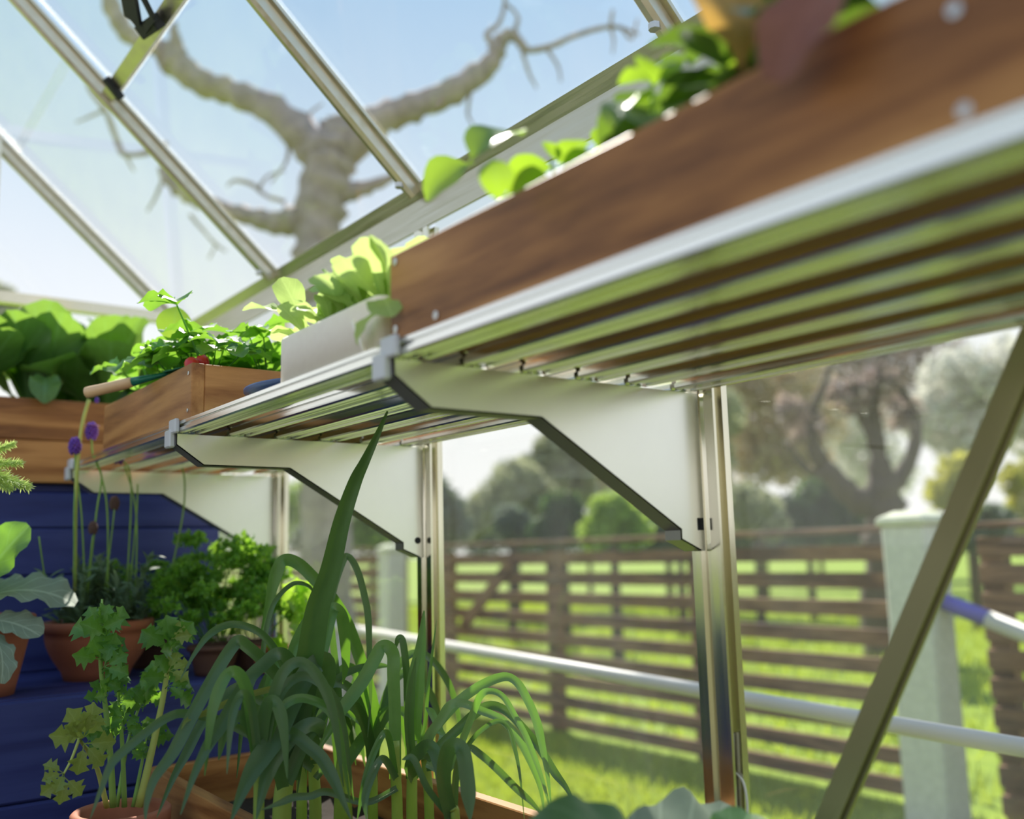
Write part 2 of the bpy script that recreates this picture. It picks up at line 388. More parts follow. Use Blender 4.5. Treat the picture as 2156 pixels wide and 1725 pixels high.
# ================================================================ shelf, brackets, brace
ZS = 1.185; TS = .016; XF = .446; NS = 6; WS = .036; PIT = (.853 - XF - WS) / (NS - 1)
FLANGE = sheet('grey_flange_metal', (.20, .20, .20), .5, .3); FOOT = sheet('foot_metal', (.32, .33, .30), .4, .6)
shelf = thing('slatted_shelf', (.65, .8, ZS), 'long shelf of polished aluminium slats running along the glass wall', 'shelf')
sp = [(0, .002), (.002, 0), (.009, 0), (.010, .005), (.0155, .005), (.0165, .001), (.0195, .001), (.0205, .005), (.026, .005), (.027, 0), (.034, 0), (.036, .002),
      (.036, .016), (0, .016), (0, .0115), (.003, .0105), (.003, .0075), (0, .0065)]
for a, b in ((-.10, .757), (.764, 1.377), (1.384, 2.012)):
    for i in range(NS):
        x0 = XF + i * PIT
        MB().extrude(sp, lambda u, w: (x0 + u, a, ZS + w), lambda u, w: (x0 + u, b, ZS + w)).build('slat', ALU_SLAT, shelf)
for j, yb in enumerate((PY[1], PY[2], PY[3])):
    br = thing('shelf_bracket', (XG, yb, 1.0), ['pale metal shelf bracket nearest the camera, holding the long brown planter end', 'second pale shelf bracket, behind the tall leek leaf',
               'farthest pale shelf bracket, in front of the blue boards'][j], 'bracket', 'angular brackets under the slatted shelf')
    out = [(.445, 1.1835), (.445, 1.167), (.485, 1.139), (.62, 1.139), (.822, 1.022), (.822, 1.011), (.8535, .998), (XG - .001, .998), (XG - .001, 1.1835)]
    MB().extrude(out, lambda u, w: (u, yb, w), lambda u, w: (u, yb + .0015, w)).build('plate', BRACKET, br)
    fl = MB()
    ft = MB()
    for si, ((u0, w0), (u1, w1)) in enumerate(list(zip(out, out[1:]))[0:6]):
        (fl if si < 4 else ft).add([(u0, yb, w0), (u1, yb, w1), (u1, yb + .026, w1), (u0, yb + .026, w0), (u0 + .001, yb, w0 + .0015), (u1 + .001, yb, w1 + .0015), (u1 + .001, yb + .026, w1 + .0015), (u0 + .001, yb + .026, w0 + .0015)],
               [(0, 1, 2, 3), (7, 6, 5, 4), (0, 4, 5, 1), (1, 5, 6, 2), (2, 6, 7, 3), (3, 7, 4, 0)])
    fl.build('lower_flange', FLANGE, br)
    MB().box((.447, yb + .0016, 1.1820), (XG - .004, yb + .024, 1.1835)).build('top_flange', BRACKET, br)
    ft.build('foot_tab', FOOT, br)
    cap = MB().box((XF - .008, yb - .012, 1.1835), (XF - .0005, yb + .016, 1.2045)).box((XF - .010, yb + .004, 1.164), (XF - .001, yb + .028, 1.19))
    cap.build('end_cap', GREYPL, br, bevel=.002)
    if j:
        MB().tube([(XG - .012, yb - .0012, 1.026), (XG - .012, yb + .0003, 1.026)], .0055, 14).build('bolt_hole', BLACKPL, br)
    else: MB().box((XG - .012, yb - .001, 1.022), (XG - .003, yb + .0005, 1.036)).box((XG - .010, yb - .002, 1.024), (XG - .007, yb, 1.034)).build('slot_clip', BLACKPL, br)

# ================================================================ wooden planters on the shelf and the far bench
def board(name, a, b, mat, parent, bevel=.0015): return MB().box(a, b).build(name, mat, parent, bevel=bevel)
def screw(parent, p, axis, r=.004):
    b = MB().lathe([(r, 0), (r, .0012), (r * .4, .0014), (r * .35, .0008)], (0, 0, 0), 12)
    o = b.build('screw', SCREW, None, origin=(0, 0, 0)); o.parent = parent; o.location = Vector(p) - wloc(parent)
    o.rotation_euler = (0, -PI / 2, 0) if axis == 'x' else (PI / 2, 0, 0)
def planter(loc, label, x0, x1, y0, y1, z0, h, t=.018, soil=.02, rows=1, ax='y', base=True, group='brown wooden planters'):
    p = thing('wooden_planter', loc, label, 'planter', group)
    hh = h / rows; g = .0015
    for r_ in range(rows):
        za, zb = z0 + r_ * hh + (g if r_ else 0), z0 + (r_ + 1) * hh
        if ax == 'y':
            board('front_board', (x0, y0, za), (x0 + t, y1, zb), WOOD_Y, p); board('back_board', (x1 - t, y0, za), (x1, y1, zb), WOOD_Y, p)
            board('end_board', (x0 + t + .0003, y0, za), (x1 - t - .0003, y0 + t, zb - .0005), WOOD_X, p); board('end_board', (x0 + t + .0003, y1 - t, za), (x1 - t - .0003, y1, zb - .0005), WOOD_X, p)
        else:
            board('front_board', (x0, y0, za), (x1, y0 + t, zb), WOOD_X, p); board('back_board', (x0, y1 - t, za), (x1, y1, zb), WOOD_X, p)
            board('end_board', (x0, y0 + t + .0003, za), (x0 + t, y1 - t - .0003, zb), WOOD_Y, p); board('end_board', (x1 - t, y0 + t + .0003, za), (x1, y1 - t - .0003, zb), WOOD_Y, p)
    nb = 3; w = (x1 - x0 - 2 * t - .004) / nb
    for i in range(nb):
        xa = x0 + t + .002 + i * w
        board('base_board', (xa + .003, y0 + t + .001, z0 + .0005), (xa + w - .003, y1 - t - .001, z0 + .012), WOOD_Y, p)
    s = MB(); n = 10
    vs_ = [(x0 + t + .001 + (x1 - x0 - 2 * t - .002) * i / n, y0 + t + .001 + (y1 - y0 - 2 * t - .002) * j / n, z0 + h - soil + random.uniform(-.006, .006)) for i in range(n + 1) for j in range(n + 1)]
    s.add(vs_, [(i * (n + 1) + j, (i + 1) * (n + 1) + j, (i + 1) * (n + 1) + j + 1, i * (n + 1) + j + 1) for i in range(n) for j in range(n)])
    s.build('soil', SOIL, p, smooth=True)
    return p
ZT = ZS + TS + .0003
pl1 = planter((.62, .33, ZT), 'long dark brown wooden planter of basil, nearest the camera on the shelf', .449, .80, -.10, .776, ZT, .0855)
for y, z in ((.765, .077), (.765, .011), (.695, .0095), (.215, .0085), (.215, .062)): screw(pl1, (.449, y, ZT + z), 'x', .0038)
pl2 = planter((.6, 1.56, ZT), 'small brown wooden planter of strawberry plants at the far end of the shelf', .449, .76, 1.336, 1.80, ZT, .080, .019)
for z in (.012, .066): screw(pl2, (.449, 1.348, ZT + z), 'x', .003)
pl3 = planter((.45, 2.33, 1.1675), 'two-board wooden planter of big leafy greens on the blue bench', -.15, .79, 2.13, 2.56, 1.1675, .172, .02, .03, 2, 'x')

# blue painted stepped bench along the gable
bench = thing('blue_bench', (.2, 2.2, 0), 'stepped plant bench of blue painted boards below the far planter', 'bench')
zb = [.02, .17, .32, .475, .632, .79]
for a, b in zip(zb, zb[1:]): board('front_board', (-.6, 1.72, a + .001), (.79, 1.74, b - .001), BLUE, bench, .004)
for i in range(3): board('step_board', (-.6, 1.7405 + i * .14, .768), (.79, 1.7405 + i * .14 + .139, .79), BLUE, bench, .003)
zb = [.7905, .885, .98, 1.075, 1.148]
for a, b in zip(zb, zb[1:]): board('riser_board', (-.6, 2.135, a + .0007), (.79, 2.153, b - .0007), BLUE, bench, .003)
for i in range(3): board('top_board', (-.6, 2.1535 + i * .14, 1.148), (.79, 2.1535 + i * .14 + .138, 1.167), BLUE, bench, .003)
for x in (-.58, .75): board('side_board', (x, 2.155, .02), (x + .02, 2.55, 1.147), BLUE, bench); board('side_board', (x, 1.742, .02), (x + .02, 2.13, .767), BLUE, bench)
MB().box((-.59, 1.7415, .02), (.785, 1.748, .766)).box((-.59, 2.1535, .7905), (.785, 2.16, 1.146)).build('backing_panel', BLUE, bench)
low = thing('low_bench', (.5, .9, 0), 'low blue staging under the leek box, almost hidden', 'bench')
for i in range(3): board('top_board', (.20 + i * .21, .28, .43), (.20 + i * .21 + .206, 1.70, .45), BLUE, low)
for x in (.22, .78):
    for y in (.32, 1.64): board('leg', (x, y, 0), (x + .04, y + .04, .4295), BLUE, low)

# ================================================================ outside: fence, stone posts, rails
FX = 3.55; FH = 1.02
def fence(y0, y1, label, nb=9, gap=.048, dens=None):
    f = thing('board_fence', (FX, (y0 + y1) / 2, 0), label, 'fence', 'garden fence of horizontal boards')
    ph = FH / nb
    for i in range(nb):
        z = .03 + i * ph
        board('board', (FX, y0, z), (FX + .022, y1, z + ph - gap), WOOD_OUT, f, .003)
    n = max(1, int(round((y1 - y0) / 1.2)))
    for i in range(n + 1):
        y = y0 + .04 + (y1 - y0 - .08) * i / n
        board('post', (FX + .0225, y - .04, 0), (FX + .09, y + .04, FH), WOOD_OUT, f, .004)
    board('top_rail', (FX - .03, y0, FH + .0305), (FX + .09, y1, FH + .055), WOOD_OUT, f, .004)
    return f
f1 = fence(-2.6, 1.82, 'stretch of brown board fence to the right of the near stone post', 10, .03)
f2 = fence(2.1, 5.5, 'stretch of brown board fence between the two pale stone posts')
f3 = fence(6.05, 9.9, 'stretch of brown board fence beyond the farther stone post, behind the old tree', 10, .03)
f4 = fence(9.95, 13.5, 'farthest stretch of brown board fence, seen beside the blue bench', 10, .03)
a, b = onX(1075, 1185, FX - .035), onX(975, 1320, FX - .035)
MB().bar(a, b, .07, .025, (1, 0, 0)).build('diagonal_brace', WOOD_OUT, f2)
def stone_post(px0, px1, x, ztop, label):
    g = onX((px0 + px1) / 2, 1110, x); yc = g[1]; d = M3[:, 2].dot(g - CAM); al = math.atan2(x, yc)
    w = abs(px1 - px0) * d / F / (abs(math.sin(al)) + abs(math.cos(al))) / 2
    p = thing('stone_post', (x, yc, 0), label, 'post', 'pale stone posts on the lawn')
    b = MB(); n = 7
    for k in range(n):
        z0, z1 = ztop * k / n * .955, ztop * (k + 1) / n * .955
    ring = []
    for k in range(n + 1):
        z = (ztop - .055) * k / n; ww = w * (1 + random.uniform(-.02, .02))
        ring += [(x - ww, yc - ww, z), (x + ww, yc - ww, z), (x + ww, yc + ww, z), (x - ww, yc + ww, z)]
    b.add(ring, [(k * 4 + i, k * 4 + (i + 1) % 4, k * 4 + 4 + (i + 1) % 4, k * 4 + 4 + i) for k in range(n) for i in range(4)] + [(3, 2, 1, 0), tuple(n * 4 + i for i in range(4))])
    b.build('shaft', STONE, p, bevel=.008)
    c = MB(); e = w * 1.17
    c.add([(x - e, yc - e, ztop - .0545), (x + e, yc - e, ztop - .0545), (x + e, yc + e, ztop - .0545), (x - e, yc + e, ztop - .0545),
           (x - e, yc - e, ztop - .025), (x + e, yc - e, ztop - .025), (x + e, yc + e, ztop - .025), (x - e, yc + e, ztop - .025),
           (x - e * .5, yc - e * .5, ztop), (x + e * .5, yc - e * .5, ztop), (x + e * .5, yc + e * .5, ztop), (x - e * .5, yc + e * .5, ztop)],
          [(3, 2, 1, 0), (8, 9, 10, 11)] + [(k + i, k + (i + 1) % 4, k + 4 + (i + 1) % 4, k + 4 + i) for k in (0, 4) for i in range(4)])
    c.build('capstone', plain('lichened_granite', (.62, .62, .48), .9, 0, .3, 25, .4), p, bevel=.008)
    return p
stone_post(1858, 1988, 3.30, 1.12, 'thick pale stone post with a wide capstone, right of the diagonal brace')
stone_post(795, 855, 3.30, 1.085, 'farther pale stone post, seen past the second shelf bracket')
def rail(p, q, r, mat, label, posts=True, split=None):
    t = thing('garden_rail', (p + q) / 2, label, 'rail', 'pale round rails outside the glass')
    if split is None: MB().tube([p, q], r, 14).build('bar', mat, t, True)
    else:
        m = p + (q - p) * split
        MB().tube([p, m], r, 14).build('bar', BLUEPAINT, t, True); MB().tube([m, q], r, 14).build('bar', WHITEPAINT, t, True)
    if posts:
        for f_ in posts:
            c = p + (q - p) * f_; MB().tube([(c[0], c[1], 0), (c[0], c[1], c[2] - r * .5)], r * .7, 10).build('stand', WHITEPAINT, t, True)
    return t
rail(onX(700, 1318, 1.75), onX(2230, 1588, 1.75), .017, WHITEPAINT, 'long white rail running low across the lawn in front of the fence', (.02, .985))
rail(onX(1975, 1262, 3.3), onX(2420, 1440, 3.3), .030, WHITEPAINT, 'short rail, blue at one end and white at the other, right of the stone post', (.985,), .27)
# hanging cord by the near upright bar
cd = thing('white_cord', (XG + .05, .72, .6), 'loop of thin white cord hanging beside the near upright bar', 'cord')
c = [onX(x, y, XG + .012) for x, y in ((1538, 1628), (1552, 1630), (1566, 1650), (1573, 1690), (1574, 1740))]
MB().tube(spline(c), .0014, 6).build('loop', CORD, cd, True)
MB().tube([onX(1541, 1545, XG + .010), onX(1545, 1640, XG + .010), onX(1550, 1740, XG + .010)], [.0026, .0022, .0016], 6).build('strand', CORD, cd, True)

# ================================================================ big pruned tree outside
def bough(parent, name, pts, mat, n=10, d=5.6, jit=.0, lump=.12):
    P = []; 
    for i, q in enumerate(pts):
        dd = d + (q[3] if len(q) > 3 else 0); P.append(np.append(onD(q[0], q[1], dd), q[2] * dd / F))
    P = spline(P, 5); b = MB()
    b.tube([p[:3] for p in P], [max(.003, p[3] * (1 + lump * math.sin(i * 2.1 + p[0] * 9))) for i, p in enumerate(P)], n)
    v = np.array(b.v); b.v = [tuple(x) for x in v + rng.normal(0, 1, v.shape) * .012 * np.minimum(1, np.repeat(np.array([p[3] for p in P]), n)[:, None] / .12)]
    return b.build(name, mat, parent, True)
tr_ = onD(690, 1480, 5.6)
tree = thing('old_tree', (tr_[0], tr_[1], 0), 'bare lopped old tree with a pale knobbly trunk seen through the roof glass', 'tree')
gz = onD(690, 1560, 5.6)
bough(tree, 'trunk', [(690, 1620, 66), (690, 1440, 56), (690, 1200, 54), (688, 1000, 50), (682, 700, 54), (672, 560, 50), (670, 480, 46), (684, 390, 52), (705, 320, 50), (720, 270, 40), (724, 245, 18)], BARK, 14)
for q in ([(690, 340, 46), (640, 285, 38), (560, 225, 31), (490, 195, 28), (430, 178, 27), (375, 140, 28), (345, 108, 24), (300, 90, 16), (268, 70, 19), (240, 25, 18), (225, -40, 16)],
          [(715, 320, 44), (790, 255, 34), (870, 225, 30), (960, 188, 26), (1030, 138, 21), (1052, 92, 17), (1075, 72, 13), (1098, 92, 9), (1112, 108, 6)],
          [(640, 455, 34), (590, 470, 26), (540, 460, 20), (480, 442, 17), (420, 422, 17), (385, 402, 18), (352, 372, 14), (340, 352, 8)],
          [(720, 405, 24), (775, 394, 15), (830, 372, 9), (858, 352, 4)],
          [(380, 135, 18), (372, 95, 14), (366, 60, 8), (372, 48, 3)]):
    bough(tree, 'limb', q, BARK, 10)
for q in ([(1095, 96, 8), (1112, 106, 8), (1160, 97, 7), (1220, 72, 6), (1290, 56, 5), (1345, 72, 3)], [(1040, 95, 8), (1024, 72, 6), (1050, 50, 5), (1062, 10, 4), (1062, -25, 3)],
          [(1082, 70, 6), (1090, 35, 4), (1064, 6, 3)], [(1100, 108, 5), (1112, 150, 4), (1130, 186, 2)], [(1150, 100, 5), (1175, 140, 3), (1181, 172, 2)],
          [(1285, 56, 5), (1290, 20, 3)], [(1285, 56, 4), (1292, 84, 3), (1290, 112, 2)], [(1310, 60, 4), (1330, 82, 3), (1342, 40, 2)],
          [(560, 250, 5), (590, 285, 4), (608, 310, 5), (600, 345, 3), (570, 385, 2)], [(640, 250, 4), (660, 232, 3), (680, 218, 2)],
          [(600, 425, 5), (560, 412, 4), (530, 388, 5), (495, 380, 4), (478, 392, 2)], [(545, 395, 4), (565, 370, 3), (600, 360, 2)],
          [(400, 452, 4), (432, 490, 3), (455, 515, 3), (476, 530, 2)], [(455, 515, 2), (440, 545, 2)], [(345, 375, 4), (325, 420, 3), (310, 445, 2)],
          [(178, 140, 3), (190, 190, 5), (220, 230, 6), (245, 290, 6), (265, 326, 6), (330, 316, 5), (352, 300, 4)], [(262, 322, 4), (282, 360, 2)], [(220, 232, 4), (190, 245, 3), (160, 258, 2)],
          [(990, 190, 5), (985, 240, 3), (996, 262, 2)], [(900, 235, 5), (925, 200, 3), (960, 165, 2)]):
    bough(tree, 'twig', q, BARK, 6, 5.6, lump=.05)
bpy.context.view_layer.update()
# ================================================================ plants: leaf shapes and shared leaf meshes
OVATE = [(0, .05), (.13, .05), (.2, .36), (.36, .86), (.52, 1), (.72, .82), (.9, .38), (1, .02)]
SPOON = [(0, .12), (.2, .15), (.4, .30), (.58, .74), (.76, 1), (.9, .86), (.97, .5), (1, .15)]
CHARD = [(0, .14), (.24, .15), (.36, .45), (.58, .95), (.78, 1), (.92, .7), (1, .2)]
BROAD = [(0, .10), (.14, .14), (.28, .68), (.55, 1), (.8, .95), (.94, .62), (1, .25)]
LOBED = [(0, .05), (.25, .07), (.38, .55), (.55, 1), (.75, .85), (.9, .5), (1, .08)]
ROUND = [(0, .08), (.18, .5), (.5, 1), (.78, .93), (.93, .55), (1, .15)]
LANCE = [(0, .3), (.2, .8), (.5, 1), (.8, .6), (1, .03)]
def leafdata(L, W, shape, nv=9, nu=5, curl=.6, fold=.25, wave=(0, 2), teeth=(0, 5), seed=0, bend0=0.0):
    r = random.Random(seed); ph = r.uniform(0, 6)
    vv = np.linspace(0, 1, nv + 1); ww = np.interp(vv, *zip(*shape)); us = np.linspace(-1, 1, nu)
    y = z = 0.0; V = []; UV = []
    for i, v in enumerate(vv):
        th = bend0 - curl * v
        if i: y += math.cos(th) * L / nv; z += math.sin(th) * L / nv
        w = W * ww[i]
        if teeth[0]: w *= 1 + teeth[0] * (1 if (i % 2) else -1) * (1 if .3 < v < .97 else 0)
        for u in us:
            h = fold * abs(u) * w + wave[0] * (abs(u) ** 2) * math.sin(2 * PI * wave[1] * v + ph + (1.9 if u > 0 else 0)) * ww[i]
            V.append((u * w, y - math.sin(th) * h, z + math.cos(th) * h)); UV.append((u * .5 + .5, v))
    n = nu; Fc = [(i * n + j, i * n + j + 1, (i + 1) * n + j + 1, (i + 1) * n + j) for i in range(nv) for j in range(n - 1)]
    return V, Fc, UV
def addd(mb, data, mat4=Matrix()):
    V, Fc, UV = data; mb.add([tuple(mat4 @ Vector(p)) for p in V], Fc, UV); return mb
def lmesh(name, mat, *a, **k):
    d_ = leafdata(*a, **k); me = addd(MB(), d_).mesh(name, mat, smooth=True); nu_ = k.get('nu', a[4] if len(a) > 4 else 5)
    me['tip'] = list(d_[0][-1 - nu_ // 2]); return me
def aim(base, tip, nrm, L):                               # matrix that lays a leaf of length L from base to tip, face towards nrm
    b, t = Vector(base), Vector(tip); y = (t - b); s = y.length / L; y.normalize()
    n = Vector(nrm); z = (n - y * n.dot(y)).normalized(); x = y.cross(z)
    return Matrix.Translation(b) @ Matrix(((x.x, y.x, z.x, 0), (x.y, y.y, z.y, 0), (x.z, y.z, z.z, 0), (0, 0, 0, 1))) @ Matrix.Scale(s, 4)
def lay(parent, me, base, tip, nrm=(0, 0, 1), L=1.0, name='leaf', wide=1.0):
    o = bpy.data.objects.new(name, me); COL.objects.link(o); o.parent = parent
    o.matrix_local = Matrix.Translation(-wloc(parent)) @ aim(base, tip, nrm, Vector(me['tip']).length if 'tip' in me else L) @ (Matrix.Rotation(-math.atan2(me['tip'][2], me['tip'][1]), 4, 'X') if 'tip' in me else Matrix()) @ Matrix.Diagonal((wide, 1, 1, 1)); return o
def spray(parent, mes, base, n, el, sc, az0=None, daz=2.4, name='leaf', roll=.25, seed=1):   # leaves round a crown
    r = random.Random(seed); az = r.uniform(0, 6) if az0 is None else az0
    for i in range(n):
        e = r.uniform(*el); s = r.uniform(*sc)
        inst(name, mes[i % len(mes)], parent, Vector(base) - wloc(parent), Euler((e, r.uniform(-roll, roll), az), 'XYZ'), s); az += daz + r.uniform(-.3, .3)
ORD = ['first', 'second', 'third', 'fourth', 'fifth', 'sixth', 'seventh', 'eighth', 'ninth', 'tenth', 'eleventh', 'twelfth', 'thirteenth']

BASIL = leafmat('basil_leaf', (.045, .13, .035), (.11, .24, .075), (.48, .74, .04), .45, .32, .12, 7)
BASIL_D = leafmat('shaded_basil_leaf', (.05, .10, .05), (.12, .19, .10), (.36, .60, .05), .22, .3, .15, 7)  # darker, less translucent copy: shade among the plants put into the colour
LETT = leafmat('pale_lettuce_leaf', (.25, .42, .07), (.44, .60, .17), (.70, .88, .28), .48, .45, .3, 8)
STRAW = leafmat('strawberry_leaf', (.04, .15, .03), (.09, .26, .05), (.38, .72, .06), .42, .35, .2, 8)
CHARDM = leafmat('chard_leaf', (.04, .12, .03), (.11, .24, .06), (.34, .58, .07), .42, .35, .35, 7)
CABB = leafmat('backlit_cabbage_leaf', (.10, .22, .05), (.20, .36, .10), (.40, .80, .06), .5, .4, .35, 6)  # brighter copy: sun from behind is put into the leaf colour
CABM = leafmat('cabbage_leaf', (.06, .13, .06), (.16, .25, .13), (.25, .60, .08), .35, .45, .45, 6)
CABG = leafmat('grey_cabbage_leaf', (.19, .25, .19), (.34, .40, .30), (.20, .32, .10), .2, .6, .4, 6)
CELM = leafmat('celery_leaf', (.045, .15, .03), (.10, .25, .045), (.34, .66, .05), .4, .38, .2, 5)
CELY = leafmat('yellow_celery_leaf', (.17, .25, .05), (.30, .36, .08), (.55, .65, .08), .4, .4, .2, 5)
PARS = leafmat('parsley_leaf', (.05, .16, .03), (.15, .36, .06), (.50, .85, .07), .48, .4, 0, 5)
LAVL = leafmat('lavender_leaf', (.09, .16, .09), (.20, .29, .17), (.22, .35, .12), .3, .6, 0, 5)
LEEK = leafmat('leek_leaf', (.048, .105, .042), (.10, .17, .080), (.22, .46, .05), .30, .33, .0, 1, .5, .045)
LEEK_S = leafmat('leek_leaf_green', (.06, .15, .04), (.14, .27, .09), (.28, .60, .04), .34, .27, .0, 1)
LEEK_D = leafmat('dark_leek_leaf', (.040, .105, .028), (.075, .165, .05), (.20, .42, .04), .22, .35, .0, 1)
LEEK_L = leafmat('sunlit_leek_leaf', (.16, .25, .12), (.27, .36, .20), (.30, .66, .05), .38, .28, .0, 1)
SHANK = leafmat('leek_shank', (.24, .38, .06), (.42, .54, .12), (.5, .7, .1), .25, .35, .0, 1)
LEEK_Y = leafmat('yellowed_leek_leaf', (.14, .22, .05), (.32, .32, .06), (.6, .6, .08), .35, .4, .0, 1)
REDL = leafmat('red_brown_leaf', (.20, .07, .055), (.36, .15, .11), (.50, .22, .12), .4, .45, .15, 6)
ORANGE = leafmat('orange_yellow_leaf', (.26, .15, .05), (.42, .26, .09), (.75, .45, .10), .45, .5, .15, 6)
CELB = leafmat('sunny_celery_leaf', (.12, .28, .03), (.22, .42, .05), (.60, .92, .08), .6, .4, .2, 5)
STEMG = plain('green_stem', (.22, .38, .08), .5, 0, .2, 40, .1)
STEMY = plain('yellow_green_stem', (.45, .50, .12), .5, 0, .2, 40, .1)
LAVF = plain('violet_flower', (.13, .045, .36), .7, 0, .4, 200, .3)
LAVP = plain('pale_lilac_flower', (.66, .42, .80), .7, 0, .2, 200, .3)
BROWNF = plain('dry_brown_flower', (.13, .07, .06), .8, 0, .3, 200, .3)
REDF = plain('strawberry_fruit', (.55, .02, .03), .35, 0, .2, 150, .3)
FENN = leafmat('fennel_frond', (.38, .50, .14), (.58, .70, .26), (.75, .9, .3), .5, .5, 0, 5)

# ---------------------------------------------------------------- basil in the long planter
bm_ = [lmesh('basil_leaf', BASIL, .056, .0205, OVATE, 9, 5, c, .28, (.0012, 2), seed=i) for i, c in enumerate((.7, 1.1, 1.5))]
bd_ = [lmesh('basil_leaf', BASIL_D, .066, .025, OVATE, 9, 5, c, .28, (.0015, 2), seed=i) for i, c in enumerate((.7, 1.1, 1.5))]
spots = [(.540, .665), (.505, .590), (.60, .60), (.535, .525), (.500, .470), (.60, .475), (.510, .410), (.58, .385), (.505, .345), (.555, .555), (.56, .495), (.555, .435), (.60, .33)]
spots.sort(key=lambda p: -p[1])
for i, (x, y) in enumerate(spots):
    zb_ = ZT + .062
    p = thing('basil_plant', (x, y, zb_), '%s basil plant from the far end of the long brown planter' % ORD[i], 'plant', 'basil plants in the long planter')
    r = random.Random(40 + i); h = (.060, .062, .066, .070, .072, .076, .080, .085, .088, .090, .088, .085, .080)[i]
    MB().tube([(x, y, zb_ - .004), (x + r.uniform(-.006, .006), y, zb_ + h * .5), (x + r.uniform(-.01, .01), y + r.uniform(-.008, .008), zb_ + h)], [.0022, .0018, .0013], 6).build('stem', STEMG, p, True)
    for k, (hh, s, el) in enumerate(((.30, .8, .0), (.55, 1.0, .15), (.78, 1.05, .3), (.92, .85, .55), (1.0, .5, .95))):
        for q in range(3 if k in (1, 2) else 2):
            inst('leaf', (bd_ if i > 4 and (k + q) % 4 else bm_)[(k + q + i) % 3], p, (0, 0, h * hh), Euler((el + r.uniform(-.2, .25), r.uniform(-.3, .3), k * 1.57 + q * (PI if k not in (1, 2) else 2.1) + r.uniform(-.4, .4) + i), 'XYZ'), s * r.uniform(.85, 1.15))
    if i == 0: lay(p, bm_[2], onY(1000, 345, .665), onY(898, 425, .70), (-.5, -.8, .6), .056)
    if i == 1: lay(p, bm_[1], onY(985, 350, .60), onY(1100, 285, .60), (-.2, -.4, .9), .056); lay(p, bm_[2], onY(1035, 330, .575), onY(1050, 420, .575), (-.6, -.8, .3), .056)
# red-brown leafy plant further along the planter
p = thing('red_leaf_plant', (.56, .235, ZT + .062), 'red-brown and orange leafed plant drooping over the near planter edge', 'plant')
big = [lmesh('broad_leaf', m, .14, .045, BROAD, 12, 7, c, .2, (.006, 3), seed=i) for i, (m, c) in enumerate(((REDL, 1.5), (ORANGE, .8), (REDL, .9), (ORANGE, 1.2)))]
MB().tube([(.56, .235, ZT + .055), (.56, .24, ZT + .12)], [.006, .004], 8).build('stem', STEMG, p, True)
b0 = (.56, .235, ZT + .11)
lay(p, big[0], onX(1850, -70, .47), onX(1634, 172, .425), (-.9, -.3, .35), .118, wide=.75)
lay(p, big[2], onX(1900, -60, .52), onX(1690, 40, .47), (-.6, -.4, .7), .125, wide=.6)
lay(p, big[1], onY(1560, 150, .37), onY(1490, -90, .40), (-.4, -.9, .1), .13, wide=1.15)
lay(p, big[3], onY(1680, 90, .32), onY(1640, -110, .34), (-.4, -.9, .1), .125, wide=.9)
lay(p, big[1], b0, (.66, .20, ZT + .19), (0, -.5, .8), .13); lay(p, big[2], b0, (.58, .12, ZT + .19), (-.5, -.3, .8), .13)

# ---------------------------------------------------------------- foam tray of lettuce
tx0, tx1, ty0, ty1, tz = .449, .562, .800, 1.036, ZT
tray = thing('foam_tray', (.505, .92, tz), 'chunky white foam seed tray on the slats, filled with pale lettuce', 'tray')
h = .054
b = MB(); t_ = .011
def rr(x0, x1, y0, y1, r_, n=4):
    out = []
    for cx_, cy_, a0 in ((x1 - r_, y1 - r_, 0), (x0 + r_, y1 - r_, PI / 2), (x0 + r_, y0 + r_, PI), (x1 - r_, y0 + r_, 1.5 * PI)):
        out += [(cx_ + r_ * math.cos(a0 + PI / 2 * k / n), cy_ + r_ * math.sin(a0 + PI / 2 * k / n)) for k in range(n + 1)]
    return out
o_, i_ = rr(tx0, tx1, ty0, ty1, .010), rr(tx0 + t_, tx1 - t_, ty0 + t_, ty1 - t_, .006); n = len(o_)
vs_ = [(x, y, tz) for x, y in o_] + [(x, y, tz + h - .003) for x, y in o_] + [(x * .985 + .505 * .015, y * .99 + .918 * .01, tz + h) for x, y in o_] + [(x, y, tz + h - .001) for x, y in i_] + [(x, y, tz + .008) for x, y in i_]
b.add(vs_, [(k * n + i, k * n + (i + 1) % n, (k + 1) * n + (i + 1) % n, (k + 1) * n + i) for k in range(4) for i in range(n)] + [tuple(range(n))[::-1], tuple(range(4 * n, 5 * n))])
b.build('tray_body', FOAM, tray, True)
b = MB().bar(onX(741, 676, tx0 - .0012), onX(770, 748, tx0 - .0012), .006, .003, (1, 0, 0)); b.build('moulded_rib', FOAM, tray, True, bevel=.001)
s = MB(); nx, ny = 6, 12
s.add([(tx0 + t_ + (tx1 - tx0 - 2 * t_) * i / nx, ty0 + t_ + (ty1 - ty0 - 2 * t_) * j / ny, tz + h - .008 + random.uniform(-.003, .003)) for i in range(nx + 1) for j in range(ny + 1)],
      [(i * (ny + 1) + j, (i + 1) * (ny + 1) + j, (i + 1) * (ny + 1) + j + 1, i * (ny + 1) + j + 1) for i in range(nx) for j in range(ny)])
s.build('soil', SOIL, tray, True)
lm = [lmesh('lettuce_leaf', LETT, .085, .0175, SPOON, 10, 7, c, .22, (.0025, 3), seed=i, bend0=.15) for i, c in enumerate((.5, .9, 1.35, .7))]
k = 0
